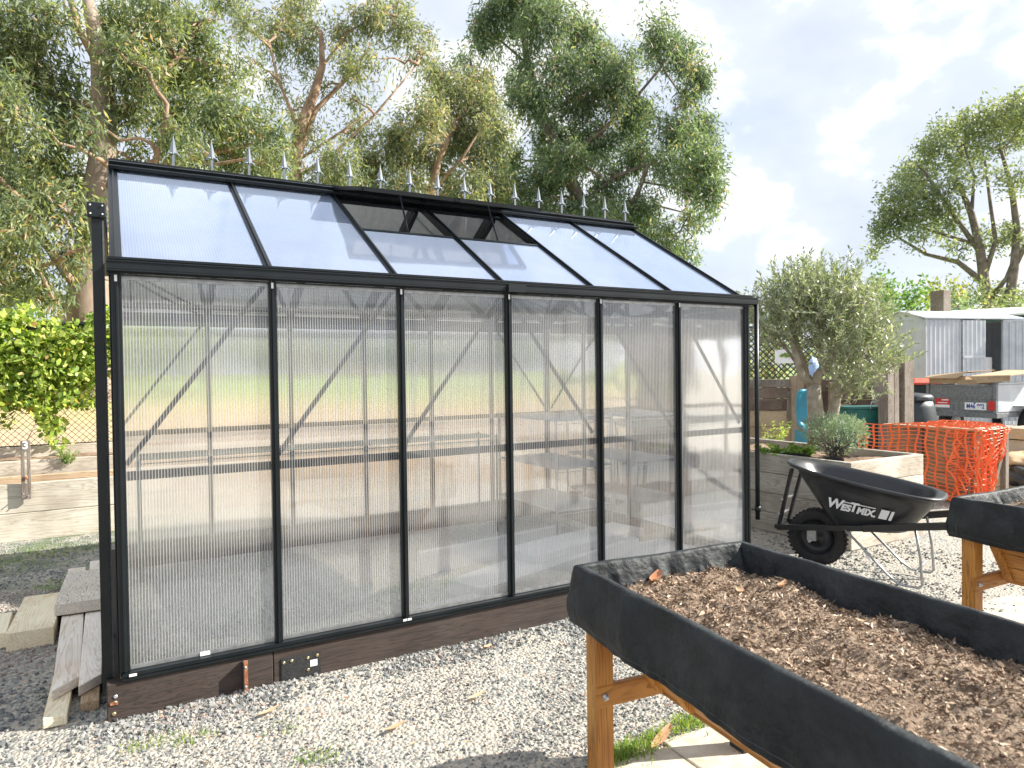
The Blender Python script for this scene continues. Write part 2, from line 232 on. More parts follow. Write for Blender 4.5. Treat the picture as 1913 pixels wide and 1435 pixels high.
# ------------------------------------------------------------------ mesh builder
WO={}
class MB:
    def __init__(s): s.v=[]; s.f=[]; s.sm=[]
    def add(s,vs,fs,smooth=False):
        n=len(s.v); s.v+= [tuple(x) for x in vs]; s.f+=[tuple(i+n for i in f) for f in fs]; s.sm+=[smooth]*len(fs); return s
    def box(s,x0,y0,z0,x1,y1,z1):
        return s.add([(x0,y0,z0),(x1,y0,z0),(x1,y1,z0),(x0,y1,z0),(x0,y0,z1),(x1,y0,z1),(x1,y1,z1),(x0,y1,z1)],[(0,3,2,1),(4,5,6,7),(0,1,5,4),(1,2,6,5),(2,3,7,6),(3,0,4,7)])
    def bar(s,p,q,w,h,up=(0,0,1)):
        p=Vector(p);q=Vector(q);d=(q-p).normalized();sd=d.cross(Vector(up)).normalized();u=sd.cross(d).normalized()
        vs=[c+sd*a*w/2+u*b*h/2 for c in(p,q) for a,b in((-1,-1),(1,-1),(1,1),(-1,1))]
        return s.add(vs,[(0,1,2,3),(7,6,5,4),(0,4,5,1),(1,5,6,2),(2,6,7,3),(3,7,4,0)])
    def tube(s,pts,rad,n=8,cap=True):
        pts=[Vector(p) for p in pts]
        if not hasattr(rad,'__len__'): rad=[rad]*len(pts)
        vs=[];ref=None
        for i,p in enumerate(pts):
            d=(pts[min(i+1,len(pts)-1)]-pts[max(i-1,0)]).normalized()
            if ref is None: ref=Vector((0,0,1)) if abs(d.z)<.9 else Vector((1,0,0))
            a=d.cross(ref).normalized(); b=a.cross(d).normalized(); ref=b
            for k in range(n):
                t=2*math.pi*k/n; vs.append(p+(a*math.cos(t)+b*math.sin(t))*rad[i])
        fs=[]
        for i in range(len(pts)-1):
            for k in range(n): fs.append((i*n+k,i*n+(k+1)%n,(i+1)*n+(k+1)%n,(i+1)*n+k))
        s.add(vs,fs,True)
        if cap:
            m=len(s.v)-len(vs); s.f.append(tuple(m+k for k in range(n))[::-1]); s.sm.append(False)
            s.f.append(tuple(m+(len(pts)-1)*n+k for k in range(n))); s.sm.append(False)
        return s
    def lathe(s,prof,c,axis='z',n=24):
        c=Vector(c); vs=[]
        for r,h in prof:
            for k in range(n):
                t=2*math.pi*k/n; a,b=r*math.cos(t),r*math.sin(t)
                vs.append(c+{'z':Vector((a,b,h)),'x':Vector((h,a,b)),'y':Vector((a,h,b))}[axis])
        fs=[(i*n+k,i*n+(k+1)%n,(i+1)*n+(k+1)%n,(i+1)*n+k) for i in range(len(prof)-1) for k in range(n)]
        return s.add(vs,fs,True)
    def prism(s,poly,e):
        """poly: 3D points of one face, extruded by vector e"""
        n=len(poly); e=Vector(e); a=[Vector(p) for p in poly]
        return s.add(a+[p+e for p in a],[tuple(range(n))[::-1],tuple(range(n,2*n))]+[(i,(i+1)%n,n+(i+1)%n,n+i) for i in range(n)])
    def quad(s,a,b,c,d): return s.add([a,b,c,d],[(0,1,2,3)])
    def build(s,name,mat,parent=None,bevel=0,tint=None,local=False):
        V=np.array([tuple(x) for x in s.v],dtype=float)
        if parent is not None: off=WO[parent.name]
        elif local: off=Vector((0,0,0))
        else: off=Vector(((V[:,0].min()+V[:,0].max())/2,(V[:,1].min()+V[:,1].max())/2,V[:,2].min()))
        me=bpy.data.meshes.new(name); me.from_pydata([tuple(r) for r in V-np.array(off)],[],s.f); me.update()
        me.polygons.foreach_set('use_smooth',s.sm)
        if mat is not None: me.materials.append(mat)
        o=bpy.data.objects.new(name,me); col.objects.link(o)
        if parent is not None: o.parent=parent
        else: o.location=off
        WO[o.name]=off
        if bevel:
            b=o.modifiers.new('bevel','BEVEL'); b.width=bevel; b.segments=2; b.limit_method='ANGLE'
        if tint is not None:
            a=me.attributes.new('tint','FLOAT','FACE'); a.data.foreach_set('value',tint)
        return o
def tag(o,label=None,cat=None,group=None,kind=None):
    if label: o['label']=label
    if cat: o['category']=cat
    if group: o['group']=group
    if kind: o['kind']=kind
    return o
def thing(name,label,cat,loc=(0,0,0),group=None):
    o=bpy.data.objects.new(name,None); col.objects.link(o); o.location=loc; o.empty_display_size=.1; WO[o.name]=Vector(loc)
    return tag(o,label,cat,group)
def copy_tree(o,parent=None):
    c=o.copy(); col.objects.link(c); c.parent=parent
    for ch in list(o.children): copy_tree(ch,c)
    return c
def fastmesh(name,V,nv,mat,parent=None,tint=None,off=None,smooth=False):
    """V: (count*nv,3) verts; every consecutive nv verts is one face"""
    n=len(V)//nv
    if parent is not None: off=WO[parent.name]
    elif off is None: off=Vector((float(V[:,0].mean()),float(V[:,1].mean()),float(V[:,2].min())))
    me=bpy.data.meshes.new(name); V=(V-np.array(off)).astype(np.float32)
    me.vertices.add(len(V)); me.vertices.foreach_set('co',V.ravel())
    me.loops.add(n*nv); me.loops.foreach_set('vertex_index',np.arange(n*nv,dtype=np.int32))
    me.polygons.add(n); me.polygons.foreach_set('loop_start',np.arange(0,n*nv,nv,dtype=np.int32))
    try: me.polygons.foreach_set('loop_total',np.full(n,nv,dtype=np.int32))
    except Exception: pass
    me.update(calc_edges=True); me.materials.append(mat)
    if tint is not None:
        a=me.attributes.new('tint','FLOAT','FACE'); a.data.foreach_set('value',np.asarray(tint,dtype=np.float32))
    o=bpy.data.objects.new(name,me); col.objects.link(o)
    if parent is not None: o.parent=parent
    else: o.location=off
    WO[o.name]=off; return o
def unit(a): return a/np.maximum(np.linalg.norm(a,axis=1,keepdims=True),1e-9)
def leafverts(P,D,ln,wd,oval=False):
    """folded leaf blades: P start points, D directions"""
    n=len(P); D=unit(D); s=unit(np.cross(D,rng.normal(size=(n,3)))); up=np.cross(s,D)
    ln=np.broadcast_to(ln,(n,))[:,None]; wd=np.broadcast_to(wd,(n,))[:,None]
    if oval:
        pts=[P,P+D*ln*.28+s*wd*.5+up*wd*.12,P+D*ln*.7+s*wd*.42+up*wd*.1,P+D*ln,P+D*ln*.7-s*wd*.42+up*wd*.1,P+D*ln*.28-s*wd*.5+up*wd*.12]
        return np.stack(pts,1).reshape(-1,3),6
    pts=[P,P+D*ln*.4+s*wd*.5,P+D*ln-up*ln*.12,P+D*ln*.4-s*wd*.5]
    return np.stack(pts,1).reshape(-1,3),4
# ------------------------------------------------------------------ ground
def gz(x,y):
    b=-.05*min(max(-y,0),1.4)
    return b+.012*noise.noise(Vector((x*.9,y*.9,0)))+.02*max(0,1-abs(y+.12)/.35)*(1 if -0.2<x<3.9 else 0)
def axis_vals(lo,hi,fl,fh,step):
    a=list(np.arange(fl,fh+1e-6,step)); d=step; x=fl
    while x>lo: d*=1.35; x-=d; a.insert(0,max(x,lo))
    d=step; x=fh
    while x<hi: d*=1.35; x+=d; a.append(min(x,hi))
    return a
xs=axis_vals(-900,900,-2.5,7,.09); ys=axis_vals(-900,1200,-3.5,5,.09)
vv=[(x,y,gz(x,y)) for y in ys for x in xs]; nx=len(xs)
g=MB(); g.add(vv,[(j*nx+i,j*nx+i+1,(j+1)*nx+i+1,(j+1)*nx+i) for j in range(len(ys)-1) for i in range(nx-1)],True)
tag(g.build('ground',M['gravel'],local=True),kind='structure')
fxs=axis_vals(-900,900,-8,9,.5); fys=axis_vals(5.3,1200,5.3,14,.5)
def fz(x,y):
    t=min(1,max(0,(y-5.7)/5.5)); k=min(1,max(0,(11-x)/3)); return .50+.80*t*t*(3-2*t)*k+.03*noise.noise(Vector((x*.3,y*.3,3)))+max(0,y-30)*.001
vv=[(x,y,fz(x,y)) for y in fys for x in fxs]; nx=len(fxs)
g=MB(); g.add(vv,[(j*nx+i,j*nx+i+1,(j+1)*nx+i+1,(j+1)*nx+i) for j in range(len(fys)-1) for i in range(nx-1)],True)
tag(g.build('grass_field',M['field'],local=True),kind='structure')
# loose stones near the camera
def stones(name,label,regions,mat,parent=None,scale=1.0,zf=gz,sink=.25,redzone=None,kind='stuff'):
    P=[];S=[];T=[]
    for (x0,x1,y0,y1,n,r0,r1,cond) in regions:
        for _ in range(n):
            x=random.uniform(x0,x1); y=random.uniform(y0,y1)
            if cond and not cond(x,y): continue
            r=r0+(r1-r0)*random.random()**2
            P.append((x,y,zf(x,y)+r*sink*random.uniform(-.5,1.2))); S.append(r)
            t=random.random()**1.0
            pat=noise.noise(Vector((x*1.7,y*1.7,9)))
            if kind=='stuff' and pat>.16 and random.random()<.7: T.append(0); P.pop(); S.pop(); T.pop(); continue
            if redzone and redzone(x,y): t=.60+.4*random.random()
            else:
                t=t*.75 if random.random()<.95+pat*.2 else .74+.26*random.random()
            T.append(t)
    P=np.array(P);S=np.array(S);n=len(P)
    base=np.array([(-1,-1,-1),(1,-1,-1),(1,1,-1),(-1,1,-1),(-1,-1,1),(1,-1,1),(1,1,1),(-1,1,1)],float)*.62
    F=[(0,3,2,1),(4,5,6,7),(0,1,5,4),(1,2,6,5),(2,3,7,6),(3,0,4,7)]
    B=base[None]*(1+rng.uniform(-.42,.35,(n,8,3)))
    B[:,4:,:2]*=rng.uniform(.35,.9,(n,1,1))
    B*=np.stack([np.ones(n),rng.uniform(.6,1,n),rng.uniform(.4,.75,n)],1)[:,None,:]
    q=unit(rng.normal(size=(n,3)));ang=rng.uniform(0,2*math.pi,n); tl=rng.normal(0,.35,(n,2))
    ca,sa=np.cos(ang),np.sin(ang)
    X=B[...,0]*ca[:,None]-B[...,1]*sa[:,None]; Y=B[...,0]*sa[:,None]+B[...,1]*ca[:,None]; Z=B[...,2]+X*tl[:,:1]+Y*tl[:,1:]
    V=np.stack([X,Y,Z],-1)*S[:,None,None]+P[:,None,:]
    Vf=V[:,np.array(F).ravel(),:].reshape(-1,3)
    o=fastmesh(name,Vf,4,mat,parent,tint=np.repeat(np.array(T),6))
    if label: tag(o,label,None,None,kind)
    return o
outside=lambda x,y: not(-.08<x<3.8 and -.02<y<2.56)
inside=lambda x,y: .02<x<3.65 and .05<y<2.45
red=lambda x,y: x<-.05 and (.75<y<1.15+.1*math.sin(x*9) or 1.7<y<2.3+.12*math.sin(x*7))
stones('gravel','loose crushed grey gravel spread over the yard around the greenhouse',[
 (-1.1,3.0,-1.75,.0,44000,.004,.0125,outside),(-.2,3.8,-.22,.0,3200,.010,.020,outside),(-1.4,-.05,-.2,2.3,11000,.008,.019,outside),(-1.6,0,2.2,4.0,3500,.008,.016,outside),
 (3.8,5.6,-1.4,1.2,4500,.009,.018,outside)],M['stone'],redzone=red)
M['litstone']=attrmat('brightened_gravel',[(0,(0.390,0.390,0.367)),(.5,(0.643,0.632,0.574)),(1,(0.731,0.731,0.723))],rough=.85,bs=120)  # floor stones lightened to make up for light lost through the panels
M['litfloor']=noisy('brightened_grit',(0.482,0.471,0.425),(0.705,0.705,0.654),40,.9,.6,bs=160,dist=.008)  # grit under them lightened for the same missing daylight
b=MB(); b.quad((-.02,.02,.0185),(3.72,.02,.0185),(3.72,2.5,.0185),(-.02,2.5,.0185)); tag(b.build('gravel_floor',M['litfloor'],local=True),kind='structure')
stones('gravel','pale fine gravel covering the greenhouse floor, lightened further for missing daylight',[(0,3.7,.03,1.3,9000,.006,.012,inside),(0,3.7,1.3,2.5,5000,.007,.012,inside)],M['litstone'],zf=lambda x,y:.02)
# ------------------------------------------------------------------ pavers
def paver(x,y,rot,label,w=.6,h=.6):
    b=MB(); b.box(-w/2,-h/2,-.05,w/2,h/2,0); o=b.build('paving_slab',M['paver'],None,.006,local=True)
    o.location=(x,y,-.052); o.rotation_euler=(0,0,rot); tag(o,label,'paving slab','paving slabs under the raised planters')
rp=R(-3)
for x,y,lb in((1.53,-1.53,'speckled paving slab under the front left leg of the near planter, edged by weeds'),(2.14,-1.52,'speckled paving slab carrying the black-capped far leg of the near planter'),
              (1.50,-2.14,'speckled paving slab below the middle of the near planter'),(2.11,-2.13,'second speckled paving slab below the middle of the near planter'),
              (4.10,-1.50,'pale paving slab under the front leg of the planter at the right edge'),(4.71,-1.30,'pale paving slab to the right of the far planter leg')):
    paver(x,y,rp,lb)
# ------------------------------------------------------------------ greenhouse
W_=.617; GW=6*W_; ZB,ZT,D_,ZR=.2,1.86,2.5,2.62
gh=thing('greenhouse','long black-framed greenhouse with ribbed clear panels, open roof vents and a spiked ridge','greenhouse',(0,0,0))
bk=M['black']
def P(mb,name,mat=bk,bevel=0,parent=gh): return mb.build(name,mat,parent,bevel)
# timber base
P(MB().box(-.07,-.028,-.1,.585,.022,.168),'timber_base',M['base'],.004)
P(MB().box(.588,-.026,-.1,GW+.07,.022,.169),'timber_base',M['base'],.004)
P(MB().box(-.07,2.5,-.1,GW+.07,2.55,.168),'timber_base',M['base'],.004)
P(MB().box(-.07,.024,-.1,-.02,2.498,.168),'timber_base',M['basey'],.004)
P(MB().box(GW+.02,.024,-.1,GW+.07,2.498,.168),'timber_base',M['basey'],.004)
# base rails
for y0,y1,s in((-.034,.02,-1),(2.48,2.53,1)):
    yo=y0 if s<0 else y1
    b=MB(); b.box(-.012,y0,.170,GW+.012,y1,.203)
    b.box(-.012,yo-.004 if s<0 else yo,.174,GW+.012,yo if s<0 else yo+.004,.186)
    b.box(-.012,yo-.006 if s<0 else yo,.190,GW+.012,yo if s<0 else yo+.006,.2); P(b,'base_rail')
for x in(0,GW): P(MB().box(x-.018,.022,.170,x+.018,2.478,.203),'base_rail')
def zr(y): # roof line
    t=min(y,D_-y); return 1.885+(t)*(ZR-1.885)/1.25
# corner posts and glazing bars
for x in(0,GW):
    for y in(0,D_):
        s=1 if y==0 else -1; e=-1 if x==0 else 1
        b=MB(); b.box(x-.022,y-.022,.204,x+.018,y+.018,ZT+.01); b.box(x-.006,y-.028 if s>0 else y+.018,.204,x+.006,y-.022 if s>0 else y+.024,ZT+.01)
        b.box(x-.028 if e<0 else x+.018,y-.01,.204,x-.022 if e<0 else x+.024,y+.002,ZT+.01); P(b,'corner_post',bevel=.003)
for k in range(1,6):
    for y,s in((0,-1),(D_,1)):
        x=k*W_; b=MB(); b.box(x-.017,min(y-.006*s,y+.02*s),.204,x+.017,max(y-.006*s,y+.02*s),ZT-.005)
        b.box(x-.0045,min(y+.02*s,y+.030*s),.204,x+.0045,max(y+.02*s,y+.030*s),ZT-.005); b.box(x-.004,min(y-.03*s,y-.006*s),.204,x+.004,max(y-.03*s,y-.006*s),ZT-.005); P(b,'glazing_bar')
# gutters
for y,s in((-.03,-1),(D_+.03,1)):
    b=MB()
    def yb(a,c,z0,z1,x0=-.035,x1=GW+.06): b.box(x0,min(y+a*s,y+c*s),z0,x1,max(y+a*s,y+c*s),z1)
    yb(-.012,.0,1.856,1.90); yb(.001,.030,1.862,1.869); yb(.026,.031,1.870,1.898); yb(.024,.036,1.899,1.905); yb(-.02,.0,1.905,1.913,-.03,GW+.04); yb(.0,.012,1.912,1.922,-.03,GW+.04); yb(-.024,.0,1.848,1.853)
    P(b,'gutter')
P(MB().box(3.03*W_-.05,-.078,1.858,3.03*W_+.06,-.067,1.897),'gutter_joiner')
# downpipe at the right end
b=MB(); b.tube([(GW+.075,-.03,.40),(GW+.075,-.03,1.875)],.0155,12); b.tube([(GW+.075,-.03,.455),(GW+.075,-.03,.49)],.021,12); b.tube([(GW+.03,-.03,1.888),(GW+.075,-.03,1.875)],.019,10); b.box(GW+.02,-.034,.466,GW+.07,-.026,.478); P(b,'downpipe')
for yy in(.045,D_-.045): P(MB().box(.02,yy-.008,1.80,GW-.02,yy+.008,1.872),'wall_plate') if yy>1 else None
# wall sheets
def sheet(x0,x1,y,z0,z1,mat,name='wall_panel'):
    return P(MB().quad((x0,y,z0),(x1,y,z0),(x1,y,z1),(x0,y,z1)) if y<1 else MB().quad((x1,y,z0),(x0,y,z0),(x0,y,z1),(x1,y,z1)),name,mat)
for k in range(6):
    for y in(.0,D_): sheet(k*W_+.017,(k+1)*W_-.017,y,.204,ZT-.006,M['clear'] if y<1 else M['clearback'])
    # thin clear gasket frame of the front sheets
for k in range(6):
    for zz,hh in((.207,.018),(1.832,.016)):
        P(MB().box(k*W_+.019,-.006,zz,(k+1)*W_-.019,-.003,zz+hh),'edge_strip',M['steel'])
# mid rail + diagonal braces (inside the sheets)
P(MB().box(.02,.010,.995,GW-.02,.022,1.033),'mid_rail'); P(MB().box(.02,D_-.022,.995,GW-.02,D_-.010,1.033),'mid_rail')
for k in range(6):
    if k<3: a,c=(k*W_+.02,1.06),((k+1)*W_-.03,1.84)
    else: a,c=(k*W_+.03,1.84),((k+1)*W_-.03,1.06)
    P(MB().bar((a[0],.03,a[1]),(c[0],.03,c[1]),.006,.021),'brace')
    if k in(0,5): P(MB().bar((a[0],D_-.03,a[1]),(c[0],D_-.03,c[1]),.006,.021),'brace')
# clips
cl=[(0.004+.0,z) for z in()]
for k in range(0,6): P(MB().box(k*W_-.008,-.032,1.822,k*W_+.002,-.0295,1.848),'clip',M['white'])
P(MB().box(.012,-.043,.19,.040,-.0405,.2),'clip',M['white']); P(MB().box(2*W_-.024,-.043,.192,2*W_-.004,-.0405,.202),'clip',M['white']); P(MB().box(2*W_,-.043,.192,2*W_+.020,-.0405,.202),'clip',M['white'])
P(MB().box(.285,-.010,.206,.325,-.007,.222),'sticker',M['white'])
# roof
YE=-.03
def roofpt(x,y,o=0):
    n=Vector((0,-(ZR-1.885),1.25)).normalized(); return Vector((x,y,zr(y)))+n*o
def backpt(x,y,o=0):
    p=roofpt(x,y,o); return Vector((p.x,D_-p.y,p.z))
for fn,nm in((roofpt,'f'),(backpt,'b')):
    for k in range(7):
        x=k*W_; w=.034 if 0<k<6 else .045
        b=MB(); a=fn(x,YE+.01); c=fn(x,1.24); up=(fn(x,.5,1)-fn(x,.5)); b.bar(a,c,w,.022,up); b.bar(fn(x,YE+.01,.016),fn(x,1.24,.016),.008,.012,up); b.bar(fn(x,YE+.05,-.025),fn(x,1.2,-.025),.008 if nm=='f' else .03,.03 if nm=='f' else .045,up)
        P(b,'rafter')
    for k in range(6):
        x0,x1=k*W_+.018,(k+1)*W_-.018; vent=nm=='f' and k in(2,3)
        ya,yb2=YE+.015,(.63 if vent else 1.22)
        q=[fn(x0,ya,.004),fn(x1,ya,.004),fn(x1,yb2,.004),fn(x0,yb2,.004)]
        if nm=='b': q=q[::-1]
        P(MB().quad(*q),'roof_panel',M['roofsheet'] if nm=='f' else M['roofback'])
        if vent:
            up=(fn(0,.5,1)-fn(0,.5)); P(MB().bar(fn(x0,.64,.004),fn(x1,.64,.004),.022,.014,up),'vent_sill')
            P(MB().bar(fn(x0,1.14,-.01),fn(x1,1.14,-.01),.05,.02,up),'vent_header')
# ridge
b=MB(); 
for s in(-1,1): b.bar((0-.02,1.25+s*.055,ZR+.006),(GW+.02,1.25+s*.055,ZR+.006),.13,.008,(0,s*.5,.86)); b.bar((-.02,1.25+s*.08,ZR+.004),(GW+.02,1.25+s*.08,ZR+.004),.012,.022,(0,s*.5,.86)); b.bar((-.02,1.25+s*.115,ZR-.028),(GW+.02,1.25+s*.115,ZR-.028),.012,.018,(0,s*.5,.86))
b.box(-.02,1.23,ZR+.03,GW+.02,1.27,ZR+.044); b.box(-.01,1.2,ZR-.05,GW+.01,1.3,ZR-.0); P(b,'ridge_cap')
for i in range(17):
    x=.312+i*.2115; b=MB(); z=ZR+.04; h=.18; dx=random.uniform(-.004,.004)
    b.bar((x,1.25,z),(x+dx*.5,1.25,z+.085),.014,.008,(0,1,0)); 
    b.add([(x-.021,1.25,z+.085),(x,1.243,z+.08),(x+.021,1.25,z+.085),(x,1.257,z+.08),(x+dx,1.25,z+h+.012)],[(0,1,4),(1,2,4),(2,3,4),(3,0,4),(3,2,1,0)])
    for s in(-1,1):
        b.tube([(x,1.25,z+.078),(x+s*.022,1.249,z+.083),(x+s*.042,1.248,z+.062)],[.007,.006,.003],6)
        b.tube([(x,1.25,z+.078),(x,1.25+s*.016,z+.080),(x,1.25+s*.03,z+.068)],[.005,.0045,.002],6)
    P(b,'ridge_spike',M['spike'] if 'spike' in M else M['black'])
# open vent leaves, hinged at the ridge and propped nearly level
for k in(2,3):
    x0,x1=k*W_+.012,(k+1)*W_-.006; ys_=1.20; L_=.60; ang=R(-13.3)
    def vp(x,t,o=0): return Vector((x,ys_-t*math.cos(ang)+0,ZR+.018+t*math.sin(ang)+o))
    e=MB(); up=(0,math.sin(ang),math.cos(ang))
    e.bar(vp(x0,.0),vp(x0,L_),.024,.022,up); e.bar(vp(x1,0),vp(x1,L_),.024,.022,up); e.bar(vp(x0,L_-.012),vp(x1,L_-.012),.024,.024,up); e.bar(vp(x0,.012),vp(x1,.012),.024,.024,up)
    v=P(e,'roof_vent')
    MB().quad(vp(x0+.012,.02,.002),vp(x0+.012,L_-.02,.002),vp(x1-.012,L_-.02,.002),vp(x1-.012,.02,.002)).build('vent_panel',M['roofsheet'],v)
    xm=(x0+x1)/2; e=MB(); e.tube([roofpt(xm,.665,.005),vp(xm,.42,-.01)],.006,8); P(e,'vent_opener')
# end walls: framed gables
for x,e in((0,-1),(GW,1)):
    for yy in(.625,1.25,1.875):
        if x==0 and yy==1.25: continue
        P(MB().box(x-.012,yy-.016,.204,x+.012,yy+.016,zr(yy)-.02),'end_bar')
    P(MB().box(x-.010,.02,1.84,x+.010,D_-.02,1.875),'end_rail')
    ysx=[.018,.609,.641,1.234,1.266,1.859,1.891,D_-.018]
    for i in range(0,8,2):
        if x==0 and i in(2,4): 
            z0=1.876
        else: z0=.204
        a,c=ysx[i],ysx[i+1]
        q=[(x,a,z0),(x,c,z0),(x,c,zr(c)-.03),(x,a,zr(a)-.03)]
        if e>0: q=q
        else: q=q[::-1]
        P(MB().quad(*q),'end_panel',M['cleary'])
    # shaped edge trim that shows the bowed verge on the left end
    P(MB().bar(Vector((x+e*.018,.0,1.87)),Vector((x+e*.018,1.25,ZR-.01)),.012,.04,(0,-.5,.86)),'verge_trim')
    P(MB().bar(Vector((x+e*.018,2.5,1.87)),Vector((x+e*.018,1.25,ZR-.01)),.012,.04,(0,.5,.86)),'verge_trim')
# sliding door, slid to the front half of the left end
dr=P(MB().box(-.085,.035,.13,-.05,.075,2.1).box(-.085,.585,.13,-.05,.625,2.1).box(-.08,.075,.13,-.055,.585,.17).box(-.08,.075,1.0,-.055,.585,1.04).box(-.08,.075,2.06,-.055,.585,2.1),'sliding_door')
MB().quad((-.068,.075,.17),(-.068,.585,.17),(-.068,.585,1.0),(-.068,.075,1.0)).build('door_panel',M['cleary'],dr)
MB().quad((-.068,.075,1.04),(-.068,.585,1.04),(-.068,.585,2.06),(-.068,.075,2.06)).build('door_panel',M['cleary'],dr)
MB().box(-.047,.044,.14,-.041,.062,2.09).build('brush_seal',M['stitch'],dr)
b=MB(); b.box(-.10,.02,2.085,-.03,1.95,2.15); P(b,'door_track',bevel=.006)
b=MB()
for yy,zz in((-.0,2.135),(-.0,2.10)): 
    for xx in(-.088,-.045): b.lathe([(.004,.0),(.004,-.004),(.0,-.005)],(xx,.018,zz),'y',8)
P(b,'bolt',M['wire'])
# fixings on the timber base
b=MB(); b.box(.458,-.031,.004,.468,-.029,.158); b.prism([(.452,-.031,.005),(.456,-.031,.005),(.456,-.031,.158),(.452,-.031,.158)],(0,-.038,0)); br=P(b,'angle_bracket',M['blacksteel'])
MB().box(.4565,-.0345,.004,.476,-.0315,.156).build('bracket_flange',M['rust'],br)
for zz in(.038,.125): MB().lathe([(.0055,0),(.0055,-.004),(.002,-.005),(0,-.004)],(.466,-.0345,zz),'y',10).build('bolt',M['wire'],br)
b=MB(); b.box(.622,-.031,-.012,.700,-.0275,.128); b.box(.700,-.0307,-.012,.80,-.0275,.130); npl=P(b,'nail_plate',M['blacksteel'])
for xx,zz in((.633,.108),(.668,.110),(.633,.012),(.742,.108),(.785,.111),(.742,.052)): MB().lathe([(.007,0),(.006,-.003),(.003,-.004),(.0028,-.001),(0,-.001)],(xx,-.031,zz),'y',12).build('screw',M['screw'],npl)
b=MB()
for xx,zz in((.633,.076),(.633,.044),(.668,.078),(.668,.046),(.742,.08)): b.lathe([(.006,-.0002),(0,-.0004)],(xx,-.031,zz),'y',10)
for zz in(.1,.068,.036): b.box(.69,-.0315,zz-.003,.715,-.0312,zz+.003)
b.build('slot',M['dark'],npl); MB().box(.752,-.0322,.064,.785,-.0312,.094).build('sticker',M['white'],npl)
for xx,zz in((-.04,.09),(-.038,.115),(-.045,.045)): P(MB().lathe([(.008,0),(.006,-.003),(.003,-.003),(0,-.001)],(xx,-.0285,zz),'y',10),'screw',M['screw'] if zz<.1 else M['wire'])
P(MB().box(-.058,-.0315,.083,-.030,-.0288,.094),'rust_stain',M['rust'])
# ------------------------------------------------------------------ inside the greenhouse
def wireshelf(name,label,x0,x1,y0,y1,zs,mat,legs=True,group=None,step=.03,zb=0):
    t=thing(name,label,'shelf',((x0+x1)/2,(y0+y1)/2,zb),group)
    for z in zs:
        b=MB(); 
        for y in(y0,y1): b.tube([(x0,y,z),(x1,y,z)],.007,6); b.tube([(x0,y,z-.03),(x1,y,z-.03)],.004,6)
        for x in(x0,x1): b.tube([(x,y0,z),(x,y1,z)],.007,6)
        n=int((y1-y0)/step)
        for i in range(1,n): b.tube([(x0,y0+i*(y1-y0)/n,z),(x1,y0+i*(y1-y0)/n,z)],.0028,4,False)
        n=int((x1-x0)/.12)
        for i in range(1,n): b.tube([(x0+i*(x1-x0)/n,y0,z-.004),(x0+i*(x1-x0)/n,y1,z-.004)],.003,4,False)
        b.build('wire_tier',mat,t)
    if legs:
        for x in(x0,x1):
            for y in(y0,y1): MB().tube([(x,y,zb),(x,y,zs[-1]+.02)],.011,8).build('leg',mat,t)
    return t
wireshelf('wire_shelf','long narrow green wire shelf along the back wall inside the greenhouse',.12,2.9,2.08,2.43,[.86],M['greyshelf'],zb=0)
wireshelf('shelving_unit','silver three-tier wire shelving unit at the right end inside the greenhouse',3.05,3.6,1.35,2.3,[.3,.64,1.03],M['wire'],step=.02)
def board(name,x,y,z,l,w,h,rot,label,group='white foam boards on the greenhouse floor',mat='foam',tilt=0,cat='board'):
    b=MB(); b.box(-l/2,-w/2,0,l/2,w/2,h); o=b.build(name,M[mat],None,.004,local=True); o.location=(x,y,z); o.rotation_euler=(tilt,0,rot); return tag(o,label,cat,group)
board('foam_board',2.45,1.30,.01,1.3,.06,.17,R(8),'long white board standing on edge, farthest back on the greenhouse floor')
board('foam_board',2.42,.80,.01,1.2,.30,.10,R(20),'thick white board lying flat in the middle of the greenhouse floor')
board('foam_board',2.55,.42,.01,1.5,.05,.20,R(17),'white board on edge nearest the front panels, with a grey line along it')
board('foam_board',3.0,1.0,.11,1.2,.32,.06,R(12),'white slab lying on top of the other foam boards')
board('foam_board',1.66,.28,.01,.36,.22,.10,R(6),'short white foam block beside the third front panel')
board('foam_board',3.3,.55,.01,.7,.40,.12,R(4),'wide white board at the right end of the greenhouse floor')
# ------------------------------------------------------------------ offcut timbers left of the greenhouse
grp='timber offcuts piled beside the greenhouse'
def plank(x0,x1,y0,y1,z0,z1,rot,mat,label,cut=0):
    cx,cy=(x0+x1)/2,(y0+y1)/2; b=MB(); w,l=(x1-x0)/2,(y1-y0)/2
    b.add([(-w,-l-cut,0),(w,-l+cut,0),(w,l,0),(-w,l,0),(-w,-l-cut,z1-z0),(w,-l+cut,z1-z0),(w,l,z1-z0),(-w,l,z1-z0)],[(0,3,2,1),(4,5,6,7),(0,1,5,4),(1,2,6,5),(2,3,7,6),(3,0,4,7)])
    o=b.build('timber_offcut',M[mat],None,.004,local=True); o.location=(cx,cy,z0); o.rotation_euler=(0,0,rot); return tag(o,label,'timber',grp)
plank(-1.15,-.545,1.2,1.58,.0,.085,R(2),'pinewhite','tan sleeper offcut cut off by the left edge of the photo')
plank(-.525,-.315,1.13,1.82,.0,.10,R(-1.5),'pinewhite','thick pale sleeper offcut with a knot, second from the left')
plank(-.32,-.09,1.30,2.02,.10,.165,R(-2),'roughwhite','deeply weathered rough plank with white ridges lying across the pile')
plank(-.30,-.195,.30,2.45,.045,.09,R(1.2),'pinegrey','long grey plank with an angled end, left of the two side by side',.06)
plank(-.187,-.10,.28,2.6,.045,.09,R(.4),'pinegrey','long grey plank with swirling grain, right of the two side by side',.05)
plank(-.29,-.205,.08,1.0,.0,.043,R(-1),'pinewhite','pale plank poking out beneath the left long plank')
plank(-.17,-.10,.16,1.0,.0,.043,R(0),'tanwy','tan plank end poking out beneath the swirly plank')
